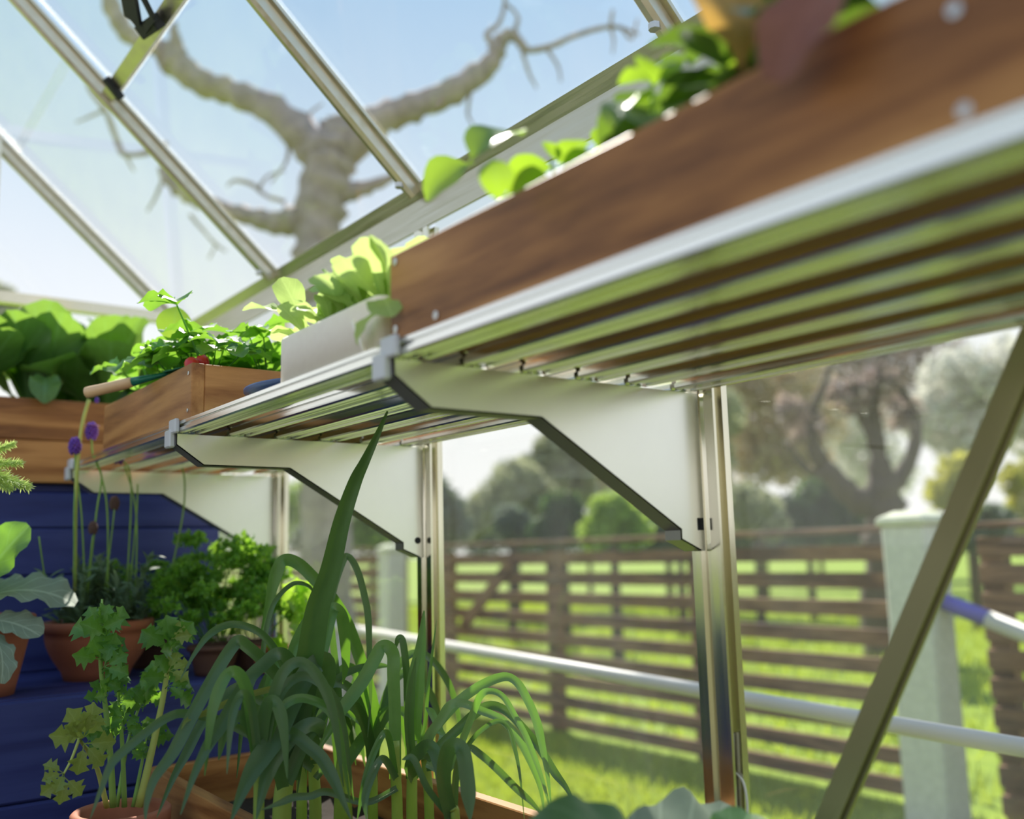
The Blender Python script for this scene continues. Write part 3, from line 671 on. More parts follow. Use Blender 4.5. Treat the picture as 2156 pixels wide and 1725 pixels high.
for row, x in enumerate((.478, .532)):
    for j in range(5):
        y = 1.008 - j * .044 + (.012 if row else 0); zz = tz + h - .008; xx = x + random.uniform(-.006, .006)
        p = thing('lettuce', (xx, y, zz), '%s pale lettuce seedling from the left in the %s row of the white tray' % (ORD[j], ('front', 'back')[row]), 'lettuce', 'lettuce seedlings in the white tray')
        spray(p, lm, (xx, y, zz - .002), 11, (.8, 1.5), (.62, 1.0) if j < 2 else (.75, 1.15), seed=100 + k, roll=.5)
        if row == 0 and j == 0:
            lay(p, lm[2], (xx, y, zz), onY(512, 655, 1.08), (-.1, -.3, .95), .074, wide=.6); lay(p, lm[3], (xx, y, zz), onY(572, 700, 1.06), (-.4, -.5, .7), .076, wide=.6)
            lay(p, lm[0], (xx, y, zz), onY(592, 585, 1.03), (-.3, -.95, .1), .082)
        if row == 0 and j == 4:
            lay(p, lm[2], onX(822, 646, tx0 + .005), onX(752, 726, tx0 - .012), (-.9, -.2, .4), .066); lay(p, lm[2], (xx, y, zz), onX(826, 668, tx0 - .01), (-.4, -.1, .9), .07)
        if row == 1 and j == 4: lay(p, lm[0], (xx, y, zz), onY(905, 500, .83), (-.3, -.8, .4), .08)
        k += 1
# blue dish
dish = thing('blue_dish', (.602, 1.187, ZT), 'round blue-grey plastic dish lying on the slats between tray and planter', 'dish')
MB().lathe([(.0, 0), (.088, 0), (.092, .002), (.118, .022), (.126, .024), (.126, .027), (.116, .0265), (.090, .006), (.0, .005)], (.602, 1.187, ZT), 40).build('bowl', BLUEPLATE, dish, True)
MB().lathe([(.0, 0), (.080, 0), (.080, .012), (.074, .014), (0, .014)], (.602, 1.187, ZT + .0065), 24).build('coir_disc', plain('coir', (.22, .10, .05), .95, 0, .5, 200, 1.0), dish, True)

# ---------------------------------------------------------------- strawberries
def trifoliate(name, mat, petiole, L, W, shape, teeth, seed, spread=1.15, curl=.7, nv=9):
    mb = MB(); r = random.Random(seed)
    pts = [(0, petiole * .8 * math.sin(t * .55) , petiole * t * (1 - .1 * t)) for t in (0, .35, .7, 1.0)]
    mb.tube(pts, [.0016, .0013, .0011, .0009], 5)
    top = Vector(pts[-1])
    for a in (0, spread, -spread):
        addd(mb, leafdata(L, W, shape, nv, 5, curl, .35, (W * .12, 3), teeth, seed + int(a * 10), .35), Matrix.Translation(top) @ Matrix.Rotation(a, 4, 'Z') @ Matrix.Rotation(r.uniform(-.2, .2), 4, 'Y'))
    return mb.mesh(name, mat, smooth=True)
sm = [trifoliate('strawberry_leaf', STRAW, pt_, .042, .017, ROUND, (.07, 9), i, 1.2, .8, 10) for i, pt_ in enumerate((.055, .075, .095, .065))]
k = 0
for x, y in ((.50, 1.40), (.60, 1.42), (.69, 1.40), (.50, 1.50), (.62, 1.54), (.51, 1.61), (.66, 1.66), (.52, 1.72)):
    p = thing('strawberry_plant', (x, y, ZT + .061), '%s strawberry plant, counting from the near end of the small planter' % ORD[k], 'plant', 'strawberry plants in the small planter')
    spray(p, sm, (x, y, ZT + .058), 9, (-.35, .3), (1.0, 1.45), seed=200 + k, roll=.35)
    if k == 0:
        f_ = MB().lathe([(.001, -.012), (.008, -.008), (.0115, 0), (.010, .006), (.004, .009), (.001, .010)], (0, 0, 0), 12)
        for (px, py, yy) in ((425, 762, 1.385), (404, 768, 1.375)):
            c = onY(px, py, yy); o = f_.build('fruit', REDF, None, True, origin=(0, 0, 0)); o.parent = p; o.location = Vector(c) - wloc(p); o.rotation_euler = (.6, .5, px)
    if k == 3: lay(p, bm_[0], onY(360, 735, 1.55), onY(372, 645, 1.56), (-.3, -.9, .2), .036)
    k += 1

# ---------------------------------------------------------------- hand tool resting on the small planter
a, c_ = onX(322, 802, .45) + (0, 0, .006), onY(180, 828, 1.60)
tool = thing('hand_tool', a, 'hand tool with a turned wooden handle and green socket lying on the small planter', 'tool')
d = _u(c_ - a); L_ = np.linalg.norm(c_ - a)
MB().tube([a + d * L_ * t for t in (.28, .33, .45, .62, .8, .93, .985, 1.0)], [.0062, .0082, .0088, .0086, .0088, .0094, .0088, .005], 16).build('handle', plain('turned_ash_wood', (.72, .46, .26), .45, 0, .15, 40, .1), tool, True)
MB().tube([a + d * L_ * t for t in (-.25, 0, .15, .30)], [.003, .0045, .0062, .0072], 14).build('socket', plain('dark_green_metal', (.01, .16, .12), .35, .2, .1, 20, .05), tool, True)
MB().bar(a - d * L_ * .22, a - d * L_ * .75, .03, .002, (0, 0, 1)).build('blade', plain('green_tool_blade', (.01, .16, .12), .35, .2, .1, 20, .05), tool)

# ---------------------------------------------------------------- leafy greens in the two-board planter
cm = [lmesh('chard_leaf', CHARDM, .30, .075, CHARD, 14, 7, c, .3, (.012, 3), seed=i, bend0=.1) for i, c in enumerate((.5, .8, 1.2, .3))]
for k, (px, Y_, s) in enumerate(((-70, 2.28, 1.0), (62, 2.30, .98), (150, 2.42, .92), (226, 2.32, .98), (300, 2.40, .80))):
    x = onY(px, 800, Y_)[0]
    p = thing('chard', (x, Y_, 1.312), '%s big-leaved green chard from the left in the two-board planter' % ORD[k], 'plant', 'leafy greens in the two-board planter')
    spray(p, cm, (x, Y_, 1.305), 11, (.95, 1.5), (.75 * s, 1.0 * s), seed=300 + k, roll=.3)
    if k == 1: lay(p, cm[2], (x + .02, Y_ - .05, 1.40), onY(92, 850, 2.105), (-.1, -.75, .7), .26, wide=.7)

# ---------------------------------------------------------------- terracotta pots
def pot(parent, c, r0, r1, h_, mat=TERRA, rim=.012, soil=True, bowl=False):
    n = 6
    if bowl: prof = [(r0 * .2, 0), (r0, 0)] + [(r0 + (r1 - r0) * math.sin(PI / 2 * t), h_ * (.08 + .74 * t)) for t in np.linspace(.1, 1, 7)]
    else: prof = [(r0 * .2, 0), (r0, 0)] + [(r0 + (r1 - r0) * t, h_ * .82 * t) for t in (.2, .5, .8, 1)]
    prof += [(r1 + .005, h_ * .83), (r1 + .006, h_ - .003), (r1 + .003, h_), (r1 - .004, h_), (r1 - .007, h_ - .004), (r1 - .010, h_ * .7), (0.001, h_ * .7)]
    MB().lathe(prof, c, 40).build('pot', mat, parent, True)
    if soil: MB().lathe([(.001, 0), (r1 - .008, 0), (r1 - .008, .003), (.001, .006)], (c[0], c[1], c[2] + h_ * .82), 24).build('soil', SOIL, parent, True)
# lavender in a bowl
lc = (.486, 1.93, .7903)
lav = thing('lavender_pot', lc, 'wide terracotta bowl of lavender standing on the blue step', 'potted plant')
pot(lav, lc, .056, .092, .106, bowl=True)
def sprig(seed, n=26, h_=.09, w=.004, l=.032, mat=LAVL):
    r = random.Random(seed); mb = MB(); mb.tube([(0, 0, 0), (.004, 0, h_ * .5), (0, .004, h_)], [.0014, .0011, .0006], 5)
    for i in range(n):
        a = r.uniform(0, 2 * PI); z = h_ * (i + 1) / n
        addd(mb, leafdata(l * r.uniform(.7, 1.1), w, LANCE, 4, 3, .5, .2, seed=i), Matrix.Translation((0, 0, z)) @ Matrix.Rotation(a, 4, 'Z') @ Matrix.Rotation(r.uniform(.6, 1.2), 4, 'X'))
    return mb.mesh('lavender_sprig', mat, smooth=True)
sg = [sprig(i, h_=hh) for i, hh in enumerate((.07, .095, .12))]
r = random.Random(5)
for i in range(34):
    a = r.uniform(0, 2 * PI); q = .075 * math.sqrt(r.random())
    inst('sprig', sg[i % 3], lav, (q * math.cos(a), q * math.sin(a), .09), Euler((-q * 7 * math.sin(a), q * 7 * math.cos(a), r.uniform(0, 6))), r.uniform(.8, 1.25))
SY = 1.86
for pts, w in (([(158, 1200), (156, 1100), (159, 1010), (158, 955)], 2.6), ([(182, 1190), (172, 1090), (163, 1010), (161, 960)], 2.4), ([(188, 1200), (203, 1080), (214, 1005), (196, 960), (193, 925)], 2.8),
               ([(237, 1200), (226, 1080), (214, 1005), (203, 978)], 2.6), ([(282, 1190), (276, 1060), (272, 990), (256, 968)], 2.4), ([(303, 1200), (288, 1110), (280, 1040), (262, 980)], 2.4),
               ([(290, 1180), (287, 1090), (290, 1020)], 2.2), ([(380, 1190), (384, 1090), (389, 1020), (384, 985)], 2.4), ([(90, 1200), (86, 1160), (82, 1130)], 2), ([(230, 1190), (238, 1100), (241, 1070)], 2),
               ([(186, 1190), (195, 1130)], 2), ([(157, 1190), (160, 1040), (166, 950), (174, 890), (187, 842)], 5.0)):
    P = [onY(x, y, SY) for x, y in pts]; P[0] = P[0] * .6 + np.array([lc[0] + (P[0][0] - lc[0]) * .7, lc[1] - .01, .885]) * .4
    MB().tube(spline(P, 4), [w * SY / F * .75] * (4 * (len(P) - 1) + 1), 6).build('flower_stem', STEMY if w > 4 else STEMG, lav, True)
for px, py, hh, mat, mat2 in ((193, 908, 30, LAVF, LAVP), (158, 940, 30, LAVF, None), (250, 962, 26, LAVF, None), (241, 1060, 24, BROWNF, None), (196, 1112, 22, BROWNF, None), (204, 843, 10, LAVF, None)):
    c = onY(px, py, SY); s = hh * SY / F; mb = MB(); r = random.Random(px)
    for i in range(46):
        t = i / 45; a = i * 2.4; rad = s * .33 * math.sin(PI * (.15 + .75 * t)) ** .7
        q = Vector(c) + Vector((rad * math.cos(a), rad * math.sin(a), s * (t - .5))); e = s * .13
        mb.add([q + Vector(v) * e for v in ((1, 0, 0), (-1, 0, 0), (0, 1, 0), (0, -1, 0), (0, 0, 1.4), (0, 0, -1))], [(0, 2, 4), (2, 1, 4), (1, 3, 4), (3, 0, 4), (2, 0, 5), (1, 2, 5), (3, 1, 5), (0, 3, 5)])
    fh = mb.build('flower_head', mat, lav)
    if mat2:
        mb = MB()
        for i in range(7):
            a = i * .9; addd(mb, leafdata(s * .55, s * .2, ROUND, 5, 5, .8, .1, seed=i), Matrix.Translation(Vector(c) + Vector((0, 0, s * .2))) @ Matrix.Rotation(a, 4, 'Z') @ Matrix.Rotation(.8, 4, 'X'))
        mb.build('petals', mat2, fh, True)
DARKPOT = plain('dark_brown_pot', (.10, .045, .03), .7, 0, .15, 25, .2)
# curly parsley
def curly(seed, h_=.12, rad=.026, n=110, mat=PARS):
    r = random.Random(seed); mb = MB(); mb.tube([(0, 0, 0), (0, .012, h_ * .55), (0, .03, h_)], [.0016, .0013, .0010], 5)
    for k in range(5):
        c = Vector((r.uniform(-1, 1) * rad, .03 + r.uniform(-.6, 1) * rad, h_ + r.uniform(-.3, .6) * rad))
        mb.tube([(0, .022, h_ * .8), tuple(c)], [.0009, .0007], 4)
        for i in range(n // 5):
            q = c + Vector((r.gauss(0, 1), r.gauss(0, 1), r.gauss(0, .7))) * rad * .34; e = rad * r.uniform(.14, .30)
            m_ = Matrix.Translation(q) @ Euler((r.uniform(0, 6), r.uniform(0, 6), r.uniform(0, 6))).to_matrix().to_4x4()
            addd(mb, ([(-e, -e * .7, 0), (0, -e, e * .4), (e, -e * .5, 0), (-e * .8, e * .6, 0), (0, e, e * .5), (e * .9, e * .7, -e * .2)], [(0, 1, 4, 3), (1, 2, 5, 4)], [(.2, .3), (.5, .2), (.8, .3), (.2, .8), (.5, .9), (.8, .8)]), m_)
    return mb.mesh('parsley_leaf', mat, smooth=True)
pm_ = [curly(i, hh) for i, hh in enumerate((.09, .14, .19, .23))]
for k, (x, y, lab, n, lean, sc) in enumerate(((.735, 1.945, 'tall curly parsley in a small brown pot beside the blue riser', 30, .34, (.62, 1.0)), (.665, 1.81, 'low curly parsley in a pot at the front of the blue step, behind the leeks', 24, .6, (.55, .8)),
                              (.615, 2.04, 'dark curly parsley between the lavender bowl and the tall parsley', 20, .35, (.5, .72)), (.75, 1.83, 'curly parsley close to the glass behind the leek leaves', 16, .55, (.5, .8)))):
    c = (x, y, .7903); p = thing('parsley_pot', c, lab, 'potted plant', 'parsley pots on the blue step'); pot(p, c, .034, .045, .055, DARKPOT)
    r = random.Random(70 + k)
    for i in range(n):
        a = r.uniform(0, 2 * PI); q = r.random() ** .5
        inst('leaf', pm_[r.randrange(4)], p, (.03 * q * math.cos(a), .03 * q * math.sin(a), .06), Euler((-lean * q, 0, a - PI / 2 + r.uniform(-.4, .4)), 'XYZ'), r.uniform(*sc))
# celery
ct = [trifoliate('celery_leaf', m, .014, .056, .0175, LOBED, (.34, 5), i, .85, cu, 9) for i, (m, cu) in enumerate(((CELM, .7), (CELM, 1.2), (CELM, .3), (CELY, .8)))]
cc = (.405, 1.45, .4503)
cel = thing('celery_pot', cc, 'celery with toothed leaves in a terracotta pot left of the leek box', 'potted plant')
pot(cel, cc, .045, .060, .212)
def stalk(parent, pts, y0, y1, w0, w1, mat=STEMG, name='stalk'):
    P = [onY(px, py, y0 + (y1 - y0) * i / (len(pts) - 1)) for i, (px, py) in enumerate(pts)]; P = spline(P, 4); m = len(P)
    MB().tube(P, [(w0 + (w1 - w0) * i / (m - 1)) * y0 / F * .5 for i in range(m)], 8, flat=.75).build(name, mat, parent, True); return P
stalk(cel, [(238, 1700), (233, 1600), (222, 1490), (212, 1400), (213, 1320), (215, 1262)], 1.45, 1.43, 15, 5)
stalk(cel, [(292, 1700), (322, 1570), (345, 1460), (356, 1380), (360, 1320)], 1.45, 1.45, 16, 6, STEMY)
stalk(cel, [(225, 1700), (205, 1620), (180, 1575), (165, 1555)], 1.43, 1.36, 12, 6, STEMY)
stalk(cel, [(167, 1556), (150, 1600), (133, 1632)], 1.36, 1.34, 8, 5, STEMY)
stalk(cel, [(262, 1700), (258, 1580), (250, 1470), (240, 1400)], 1.46, 1.47, 12, 5)
stalk(cel, [(280, 1700), (300, 1600), (310, 1540)], 1.47, 1.5, 11, 5)
stalk(cel, [(246, 1700), (270, 1560), (300, 1470), (318, 1420)], 1.48, 1.52, 11, 5)
r = random.Random(9)
for (bx, by, tx, ty, Y_, v) in ((213, 1345, 200, 1255, 1.43, 0), (214, 1330, 240, 1262, 1.42, 0), (212, 1375, 268, 1338, 1.42, 1), (213, 1390, 180, 1320, 1.43, 2), (215, 1410, 282, 1375, 1.41, 0), (218, 1440, 268, 1418, 1.43, 1), (221, 1470, 190, 1430, 1.43, 2),
        (358, 1365, 350, 1278, 1.45, 0), (360, 1350, 394, 1300, 1.44, 3), (358, 1380, 325, 1330, 1.45, 2), (352, 1420, 412, 1395, 1.44, 3), (350, 1430, 312, 1370, 1.46, 0), (348, 1450, 405, 1440, 1.44, 0),
        (168, 1558, 128, 1478, 1.36, 3), (168, 1556, 172, 1484, 1.36, 3), (170, 1556, 222, 1500, 1.38, 0), (172, 1560, 226, 1622, 1.36, 3), (178, 1570, 240, 1560, 1.37, 0),
        (134, 1632, 76, 1652, 1.34, 3), (134, 1632, 122, 1708, 1.34, 3), (250, 1480, 290, 1450, 1.46, 1), (245, 1440, 232, 1405, 1.46, 0), (255, 1520, 220, 1480, 1.46, 1), (262, 1540, 300, 1500, 1.47, 1), (310, 1560, 350, 1520, 1.5, 1),
        (306, 1480, 340, 1430, 1.52, 0), (300, 1490, 268, 1440, 1.5, 1), (318, 1440, 330, 1390, 1.52, 2), (270, 1580, 318, 1570, 1.46, 1), (240, 1560, 205, 1530, 1.45, 1)):
    if v != 3: lay(cel, ct[(v + 1) % 3], onY(bx, by + 8, Y_ + .02), onY(tx + r.uniform(-18, 18), ty + r.uniform(-4, 26), Y_ + .03), (r.uniform(-.7, .7), -.7, .4), .072)
    lay(cel, ct[v], onY(bx, by, Y_), onY(tx, ty, Y_ - .01), (r.uniform(-.5, .3), -.8, .5), .072)
cs = trifoliate('celery_leaf', CELB, .014, .056, .0185, LOBED, (.34, 5), 8, .85, .6, 9)
# bright celery near the glass
c2 = (.755, 1.765, .7903)
cb = thing('celery_pot', c2, 'sunlit yellow-green celery close to the glass behind the leeks', 'potted plant'); pot(cb, c2, .025, .032, .05)
for pts, y0 in (([(628, 1430), (632, 1370), (628, 1300), (618, 1245)], 1.75), ([(600, 1440), (590, 1390), (570, 1350)], 1.74), ([(640, 1440), (655, 1380), (650, 1330)], 1.74)):
    stalk(cb, pts, y0, y0 - .03, 9, 4, STEMY)
for (bx, by, tx, ty) in ((622, 1285, 606, 1215), (624, 1290, 645, 1235), (628, 1320, 660, 1290), (626, 1325, 598, 1270), (630, 1355, 664, 1330), (629, 1360, 596, 1330), (632, 1390, 668, 1385), (580, 1375, 560, 1345), (575, 1365, 590, 1330), (650, 1350, 660, 1310), (630, 1410, 600, 1390), (590, 1395, 548, 1400), (618, 1250, 622, 1205)):
    lay(cb, cs, onY(bx, by, 1.73), onY(tx, ty, 1.71), (r.uniform(-.5, .5), -.8, .4), .07)
# grey-green cabbage at the left edge
cp = (.27, 1.83, .7903)
cab = thing('cabbage_pot', cp, 'grey-green cabbage with drooping leaves at the left edge, in a terracotta pot', 'potted plant'); pot(cab, cp, .06, .082, .13)
cg = [lmesh('cabbage_leaf', m, .20, .085, BROAD, 16, 9, c, .10, (.007, 4), seed=i) for i, (m, c) in enumerate(((CABB, .5), (CABG, 1.3), (CABG, .9)))]
MB().tube([(cp[0], cp[1], .88), (cp[0], cp[1] - .01, .96)], [.012, .010], 10).build('stem', STEMG, cab, True)
cr = np.array([cp[0], cp[1] - .01, .955])
lay(cab, cg[0], onY(-75, 1300, 1.76), onY(62, 1108, 1.70), (-.75, -.45, .5), .19, wide=.7)
lay(cab, cg[1], onY(-60, 1275, 1.76), onY(158, 1275, 1.70), (.05, -.35, .9), .165, wide=.85)
lay(cab, cg[2], onY(-45, 1310, 1.74), onY(85, 1340, 1.66), (-.1, -.5, .8), .175, wide=.6)
lay(cab, cg[2], onY(-60, 1260, 1.76), onY(110, 1250, 1.78), (.0, -.5, .9), .18, wide=.6)
lay(cab, cg[1], onY(-40, 1330, 1.72), onY(2, 1440, 1.62), (.4, -.8, .3), .18, wide=.35)
lay(cab, cg[0], cr, cr + (-.14, -.08, .12), (0, -.3, .9), .19); lay(cab, cg[2], cr, cr + (-.15, .06, .06), (0, 0, 1), .19)
# fennel fronds at the left edge
fp = (.16, 1.66, .4503)
fen = thing('fennel_pot', fp, 'feathery bright fennel frond reaching in at the left edge', 'potted plant'); pot(fen, fp, .05, .065, .16)
def frond(seed):
    r = random.Random(seed); mb = MB(); mb.tube([(0, 0, 0), (0, .05, .004), (0, .1, 0)], [.0013, .001, .0005], 4)
    for i in range(340):
        v = r.random(); a = r.uniform(-1, 1); l = .034 * (1.1 - v * .6) * r.uniform(.5, 1)
        addd(mb, leafdata(l * 1.15, .0015, LANCE, 3, 3, r.uniform(-.6, .9), .2, seed=i), Matrix.Translation((0, .012 + v * .088, 0)) @ Euler((r.uniform(-.7, .7), 0, a * 1.1)).to_matrix().to_4x4())
    return mb.mesh('frond', FENN, smooth=True)
fr_ = [frond(i) for i in range(2)]
stalk(fen, [(-110, 1560), (-90, 1300), (-60, 1080), (-40, 970)], 1.62, 1.56, 10, 4)
MB().tube([(fp[0], fp[1], .58), tuple(onY(-110, 1560, 1.62))], .004, 6).build('stalk', STEMG, fen, True)
for q, (bx, by, tx, ty) in enumerate(((-42, 990, 58, 1024), (-45, 960, 28, 935), (-44, 975, 42, 975), (-46, 995, 22, 1030))):
    lay(fen, fr_[q % 2], onY(bx, by, 1.56), onY(tx, ty, 1.54), (-.1, -.7, .7), .1, 'frond')

# ---------------------------------------------------------------- leek box and leeks
lx0, lx1, ly0, ly1, lz1 = .498, .802, .86, 1.655, .672
lb = thing('leek_box', (.65, 1.25, .45), 'deep wooden box of leeks in the foreground', 'planter')
lz0 = .4503; hh = (lz1 - lz0) / 2; t = .02
for r_ in range(2):
    za, zb_ = lz0 + r_ * hh + (.0015 if r_ else 0), lz0 + (r_ + 1) * hh
    board('side_board', (lx0, ly0, za), (lx0 + t, ly1, zb_), WOOD_Y, lb); board('side_board', (lx1 - t, ly0, za), (lx1, ly1, zb_), WOOD_Y, lb)
    board('end_board', (lx0 + t + .0003, ly1 - t, za), (lx1 - t - .0003, ly1, zb_), WOOD_X, lb); board('end_board', (lx0 + t + .0003, ly0, za), (lx1 - t - .0003, ly0 + t, zb_), WOOD_X, lb)
s = MB(); nx, ny = 10, 24
s.add([(lx0 + t + .001 + (lx1 - lx0 - 2 * t - .002) * i / nx, ly0 + t + .001 + (ly1 - ly0 - 2 * t - .002) * j / ny, .60 + random.uniform(-.008, .008)) for i in range(nx + 1) for j in range(ny + 1)],
      [(i * (ny + 1) + j, (i + 1) * (ny + 1) + j, (i + 1) * (ny + 1) + j + 1, i * (ny + 1) + j + 1) for i in range(nx) for j in range(ny)])
s.build('soil', SOIL, lb, True)
def strap(parent, pts, y0, y1, w, mat=LEEK, nrm=(-.35, -.85, .35), vfold=.28, tip=.25, base=.9, name='leaf', m=6):
    k = len(pts)
    P = [onY(px, py, y0 + (y1 - y0) * i / (k - 1)) for i, (px, py) in enumerate(pts)]
    P = spline(P, m); n = len(P); V = []; UV = []; N = np.array(nrm, float)
    for i, q in enumerate(P):
        v = i / (n - 1); t_ = _u(P[min(i + 1, n - 1)] - P[max(i - 1, 0)])
        wd = np.cross(t_, N); l = np.linalg.norm(wd); wd = wd / max(l, 1e-6)
        if i and wd.dot(pw) < 0: wd = -wd
        if i: wd = _u(wd * .5 + pw * .5)
        pw = wd; nn_ = _u(np.cross(wd, t_))
        hw = w * .5 * q[1] / F * 1.06 * min(base + (1 - base) * v * 3, 1) * min(1, ((1 - v) / tip + .04) ** .8)
        for u in (-1, -.5, 0, .5, 1):
            V.append(q + wd * u * hw + nn_ * (vfold * hw * (abs(u) - .5))); UV.append((u * .5 + .5, v))
    Fc = [(i * 5 + j, i * 5 + j + 1, i * 5 + j + 6, i * 5 + j + 5) for i in range(n - 1) for j in range(4)]
    return MB().add(V, Fc, UV).build(name, mat, parent, True)
def leek(px, Y_, label, shank_pts, w, leaves):
    base = onY(px, 1725, Y_); base[2] = .60
    p = thing('leek', base, label, 'leek', 'leeks in the wooden box')
    P = [np.array([base[0], Y_, .595])] + [onY(x, y, Y_) for x, y in shank_pts]; P = spline(P, 4); n = len(P)
    MB().tube(P, [w * .5 * Y_ / F * (1 - .15 * i / (n - 1)) for i in range(n)], 12).build('shank', SHANK, p, True)
    for a in leaves: strap(p, *a)
    return p
leek(592, 1.20, 'leek with the tallest leaf, which touches the shelf slats', [(594, 1700), (601, 1640), (612, 1570)], 42, [
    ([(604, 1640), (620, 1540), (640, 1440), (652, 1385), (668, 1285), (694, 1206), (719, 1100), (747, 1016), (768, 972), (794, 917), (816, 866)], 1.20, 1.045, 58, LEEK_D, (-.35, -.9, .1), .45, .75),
    ([(606, 1640), (640, 1500), (684, 1440), (681, 1392), (645, 1422), (610, 1488), (579, 1555), (540, 1609), (512, 1664), (486, 1730)], 1.19, 1.08, 42, LEEK),
    ([(603, 1650), (650, 1545), (680, 1540), (668, 1527), (648, 1527), (625, 1542), (600, 1570), (575, 1605), (560, 1640), (550, 1680), (540, 1726)], 1.18, 1.09, 30, LEEK),
    ([(596, 1660), (586, 1610), (588, 1570), (600, 1546), (622, 1550), (648, 1571), (676, 1596), (699, 1635), (718, 1677), (740, 1728)], 1.17, 1.06, 27, LEEK),
    ([(612, 1600), (640, 1480), (668, 1402), (683, 1347), (696, 1293), (706, 1282), (722, 1310), (728, 1394), (722, 1440)], 1.21, 1.25, 28, LEEK_S),
    ([(610, 1600), (607, 1490), (617, 1383), (634, 1336), (655, 1302), (676, 1290), (690, 1310)], 1.22, 1.26, 26, LEEK_S)])
leek(664, 1.22, 'leek with leaves arching far to the left of the box', [(664, 1700), (662, 1650), (659, 1590)], 28, [
    ([(660, 1620), (640, 1540), (616, 1470), (587, 1428), (548, 1386), (520, 1362), (503, 1350), (490, 1362), (466, 1398), (426, 1469), (395, 1527), (364, 1586), (325, 1641), (309, 1692), (306, 1730)], 1.22, 1.14, 25, LEEK),
    ([(658, 1610), (640, 1520), (611, 1441), (587, 1382), (556, 1340), (520, 1320), (481, 1316), (442, 1336), (411, 1375), (379, 1432)], 1.23, 1.20, 15, LEEK),
    ([(660, 1610), (650, 1500), (628, 1430), (604, 1385), (582, 1378), (555, 1400), (528, 1425), (497, 1473), (469, 1523), (438, 1570), (407, 1637), (380, 1716)], 1.21, 1.10, 27, LEEK),
    ([(660, 1600), (648, 1510), (625, 1458), (602, 1447), (548, 1457), (489, 1476), (438, 1500), (396, 1515), (381, 1537)], 1.20, 1.16, 13, LEEK_Y),
    ([(658, 1620), (600, 1580), (540, 1555), (470, 1520), (391, 1503), (352, 1512), (313, 1539), (270, 1574), (235, 1609), (212, 1665), (190, 1724)], 1.2, 1.16, 17, LEEK),
    ([(664, 1640), (688, 1606), (672, 1580), (661, 1539), (652, 1494), (641, 1464)], 1.19, 1.17, 15, LEEK)])
leek(714, 1.30, 'leek in the middle of the box behind the tallest leaf', [(715, 1690), (716, 1640), (722, 1580)], 26, [
    ([(720, 1620), (760, 1560), (790, 1510), (742, 1341), (700, 1262), (660, 1218), (628, 1188), (600, 1180), (585, 1200), (573, 1240), (562, 1290), (548, 1345)], 1.30, 1.34, 27, LEEK_S),
    ([(720, 1600), (700, 1480), (640, 1450), (580, 1430), (555, 1400), (558, 1340), (573, 1280), (592, 1250), (613, 1232), (629, 1228), (649, 1234), (663, 1250), (671, 1266)], 1.31, 1.33, 10, LEEK),
    ([(720, 1600), (712, 1450), (696, 1300), (703, 1240), (724, 1178), (733, 1173), (743, 1183), (755, 1209), (766, 1250), (775, 1301), (778, 1390), (780, 1470), (774, 1553)], 1.31, 1.26, 15, LEEK),
    ([(718, 1610), (706, 1500), (702, 1440), (753, 1408), (800, 1402), (822, 1404)], 1.30, 1.27, 15, LEEK)])
leek(733, 1.38, 'slim leek farthest back in the box', [(728, 1640), (732, 1551), (738, 1480)], 23, [
    ([(733, 1560), (738, 1470), (756, 1400), (737, 1316), (716, 1280), (702, 1290)], 1.38, 1.4, 16, LEEK),
    ([(733, 1560), (744, 1482), (775, 1490), (806, 1520), (842, 1562)], 1.38, 1.33, 15, LEEK),
    ([(733, 1560), (700, 1480), (560, 1480), (508, 1445), (450, 1488), (423, 1527), (395, 1582), (364, 1641), (330, 1722)], 1.38, 1.2, 19, LEEK)])
leek(836, 1.14, 'leek with a broad pale green leaf folded over at its top', [(836, 1690), (832, 1620), (831, 1560)], 27, [
    ([(832, 1640), (831, 1500), (828, 1420), (828, 1382), (818, 1364), (803, 1364), (788, 1390), (760, 1440), (722, 1492), (690, 1545), (668, 1585)], 1.14, 1.16, 29, LEEK_S),
    ([(834, 1640), (810, 1600), (793, 1613), (769, 1676), (772, 1728)], 1.12, 1.08, 17, LEEK),
    ([(832, 1630), (820, 1560), (808, 1545), (782, 1598), (765, 1660), (752, 1728)], 1.13, 1.09, 15, LEEK_S),
    ([(836, 1660), (770, 1690), (690, 1668), (654, 1677), (620, 1679), (588, 1692), (550, 1706)], 1.13, 1.10, 15, LEEK)])
leek(868, 1.18, 'leek with upright pointed leaves in front of the second post', [(867, 1690), (868, 1620), (869, 1560)], 27, [
    ([(868, 1640), (870, 1520), (876, 1430), (886, 1360), (893, 1286)], 1.18, 1.20, 40, LEEK_S, (-.5, -.8, .2), .7, .55, .7),
    ([(868, 1620), (861, 1520), (866, 1450), (876, 1385)], 1.16, 1.15, 22, LEEK, (-.35, -.85, .35), .5, .5),
    ([(870, 1600), (894, 1530), (902, 1441), (919, 1306)], 1.2, 1.24, 8, LEEK_S),
    ([(866, 1610), (858, 1500), (856, 1420), (848, 1352), (838, 1346), (832, 1370)], 1.2, 1.22, 16, LEEK),
    ([(872, 1640), (863, 1613), (890, 1576), (910, 1576), (926, 1617), (937, 1676), (946, 1728)], 1.16, 1.02, 29, LEEK)])
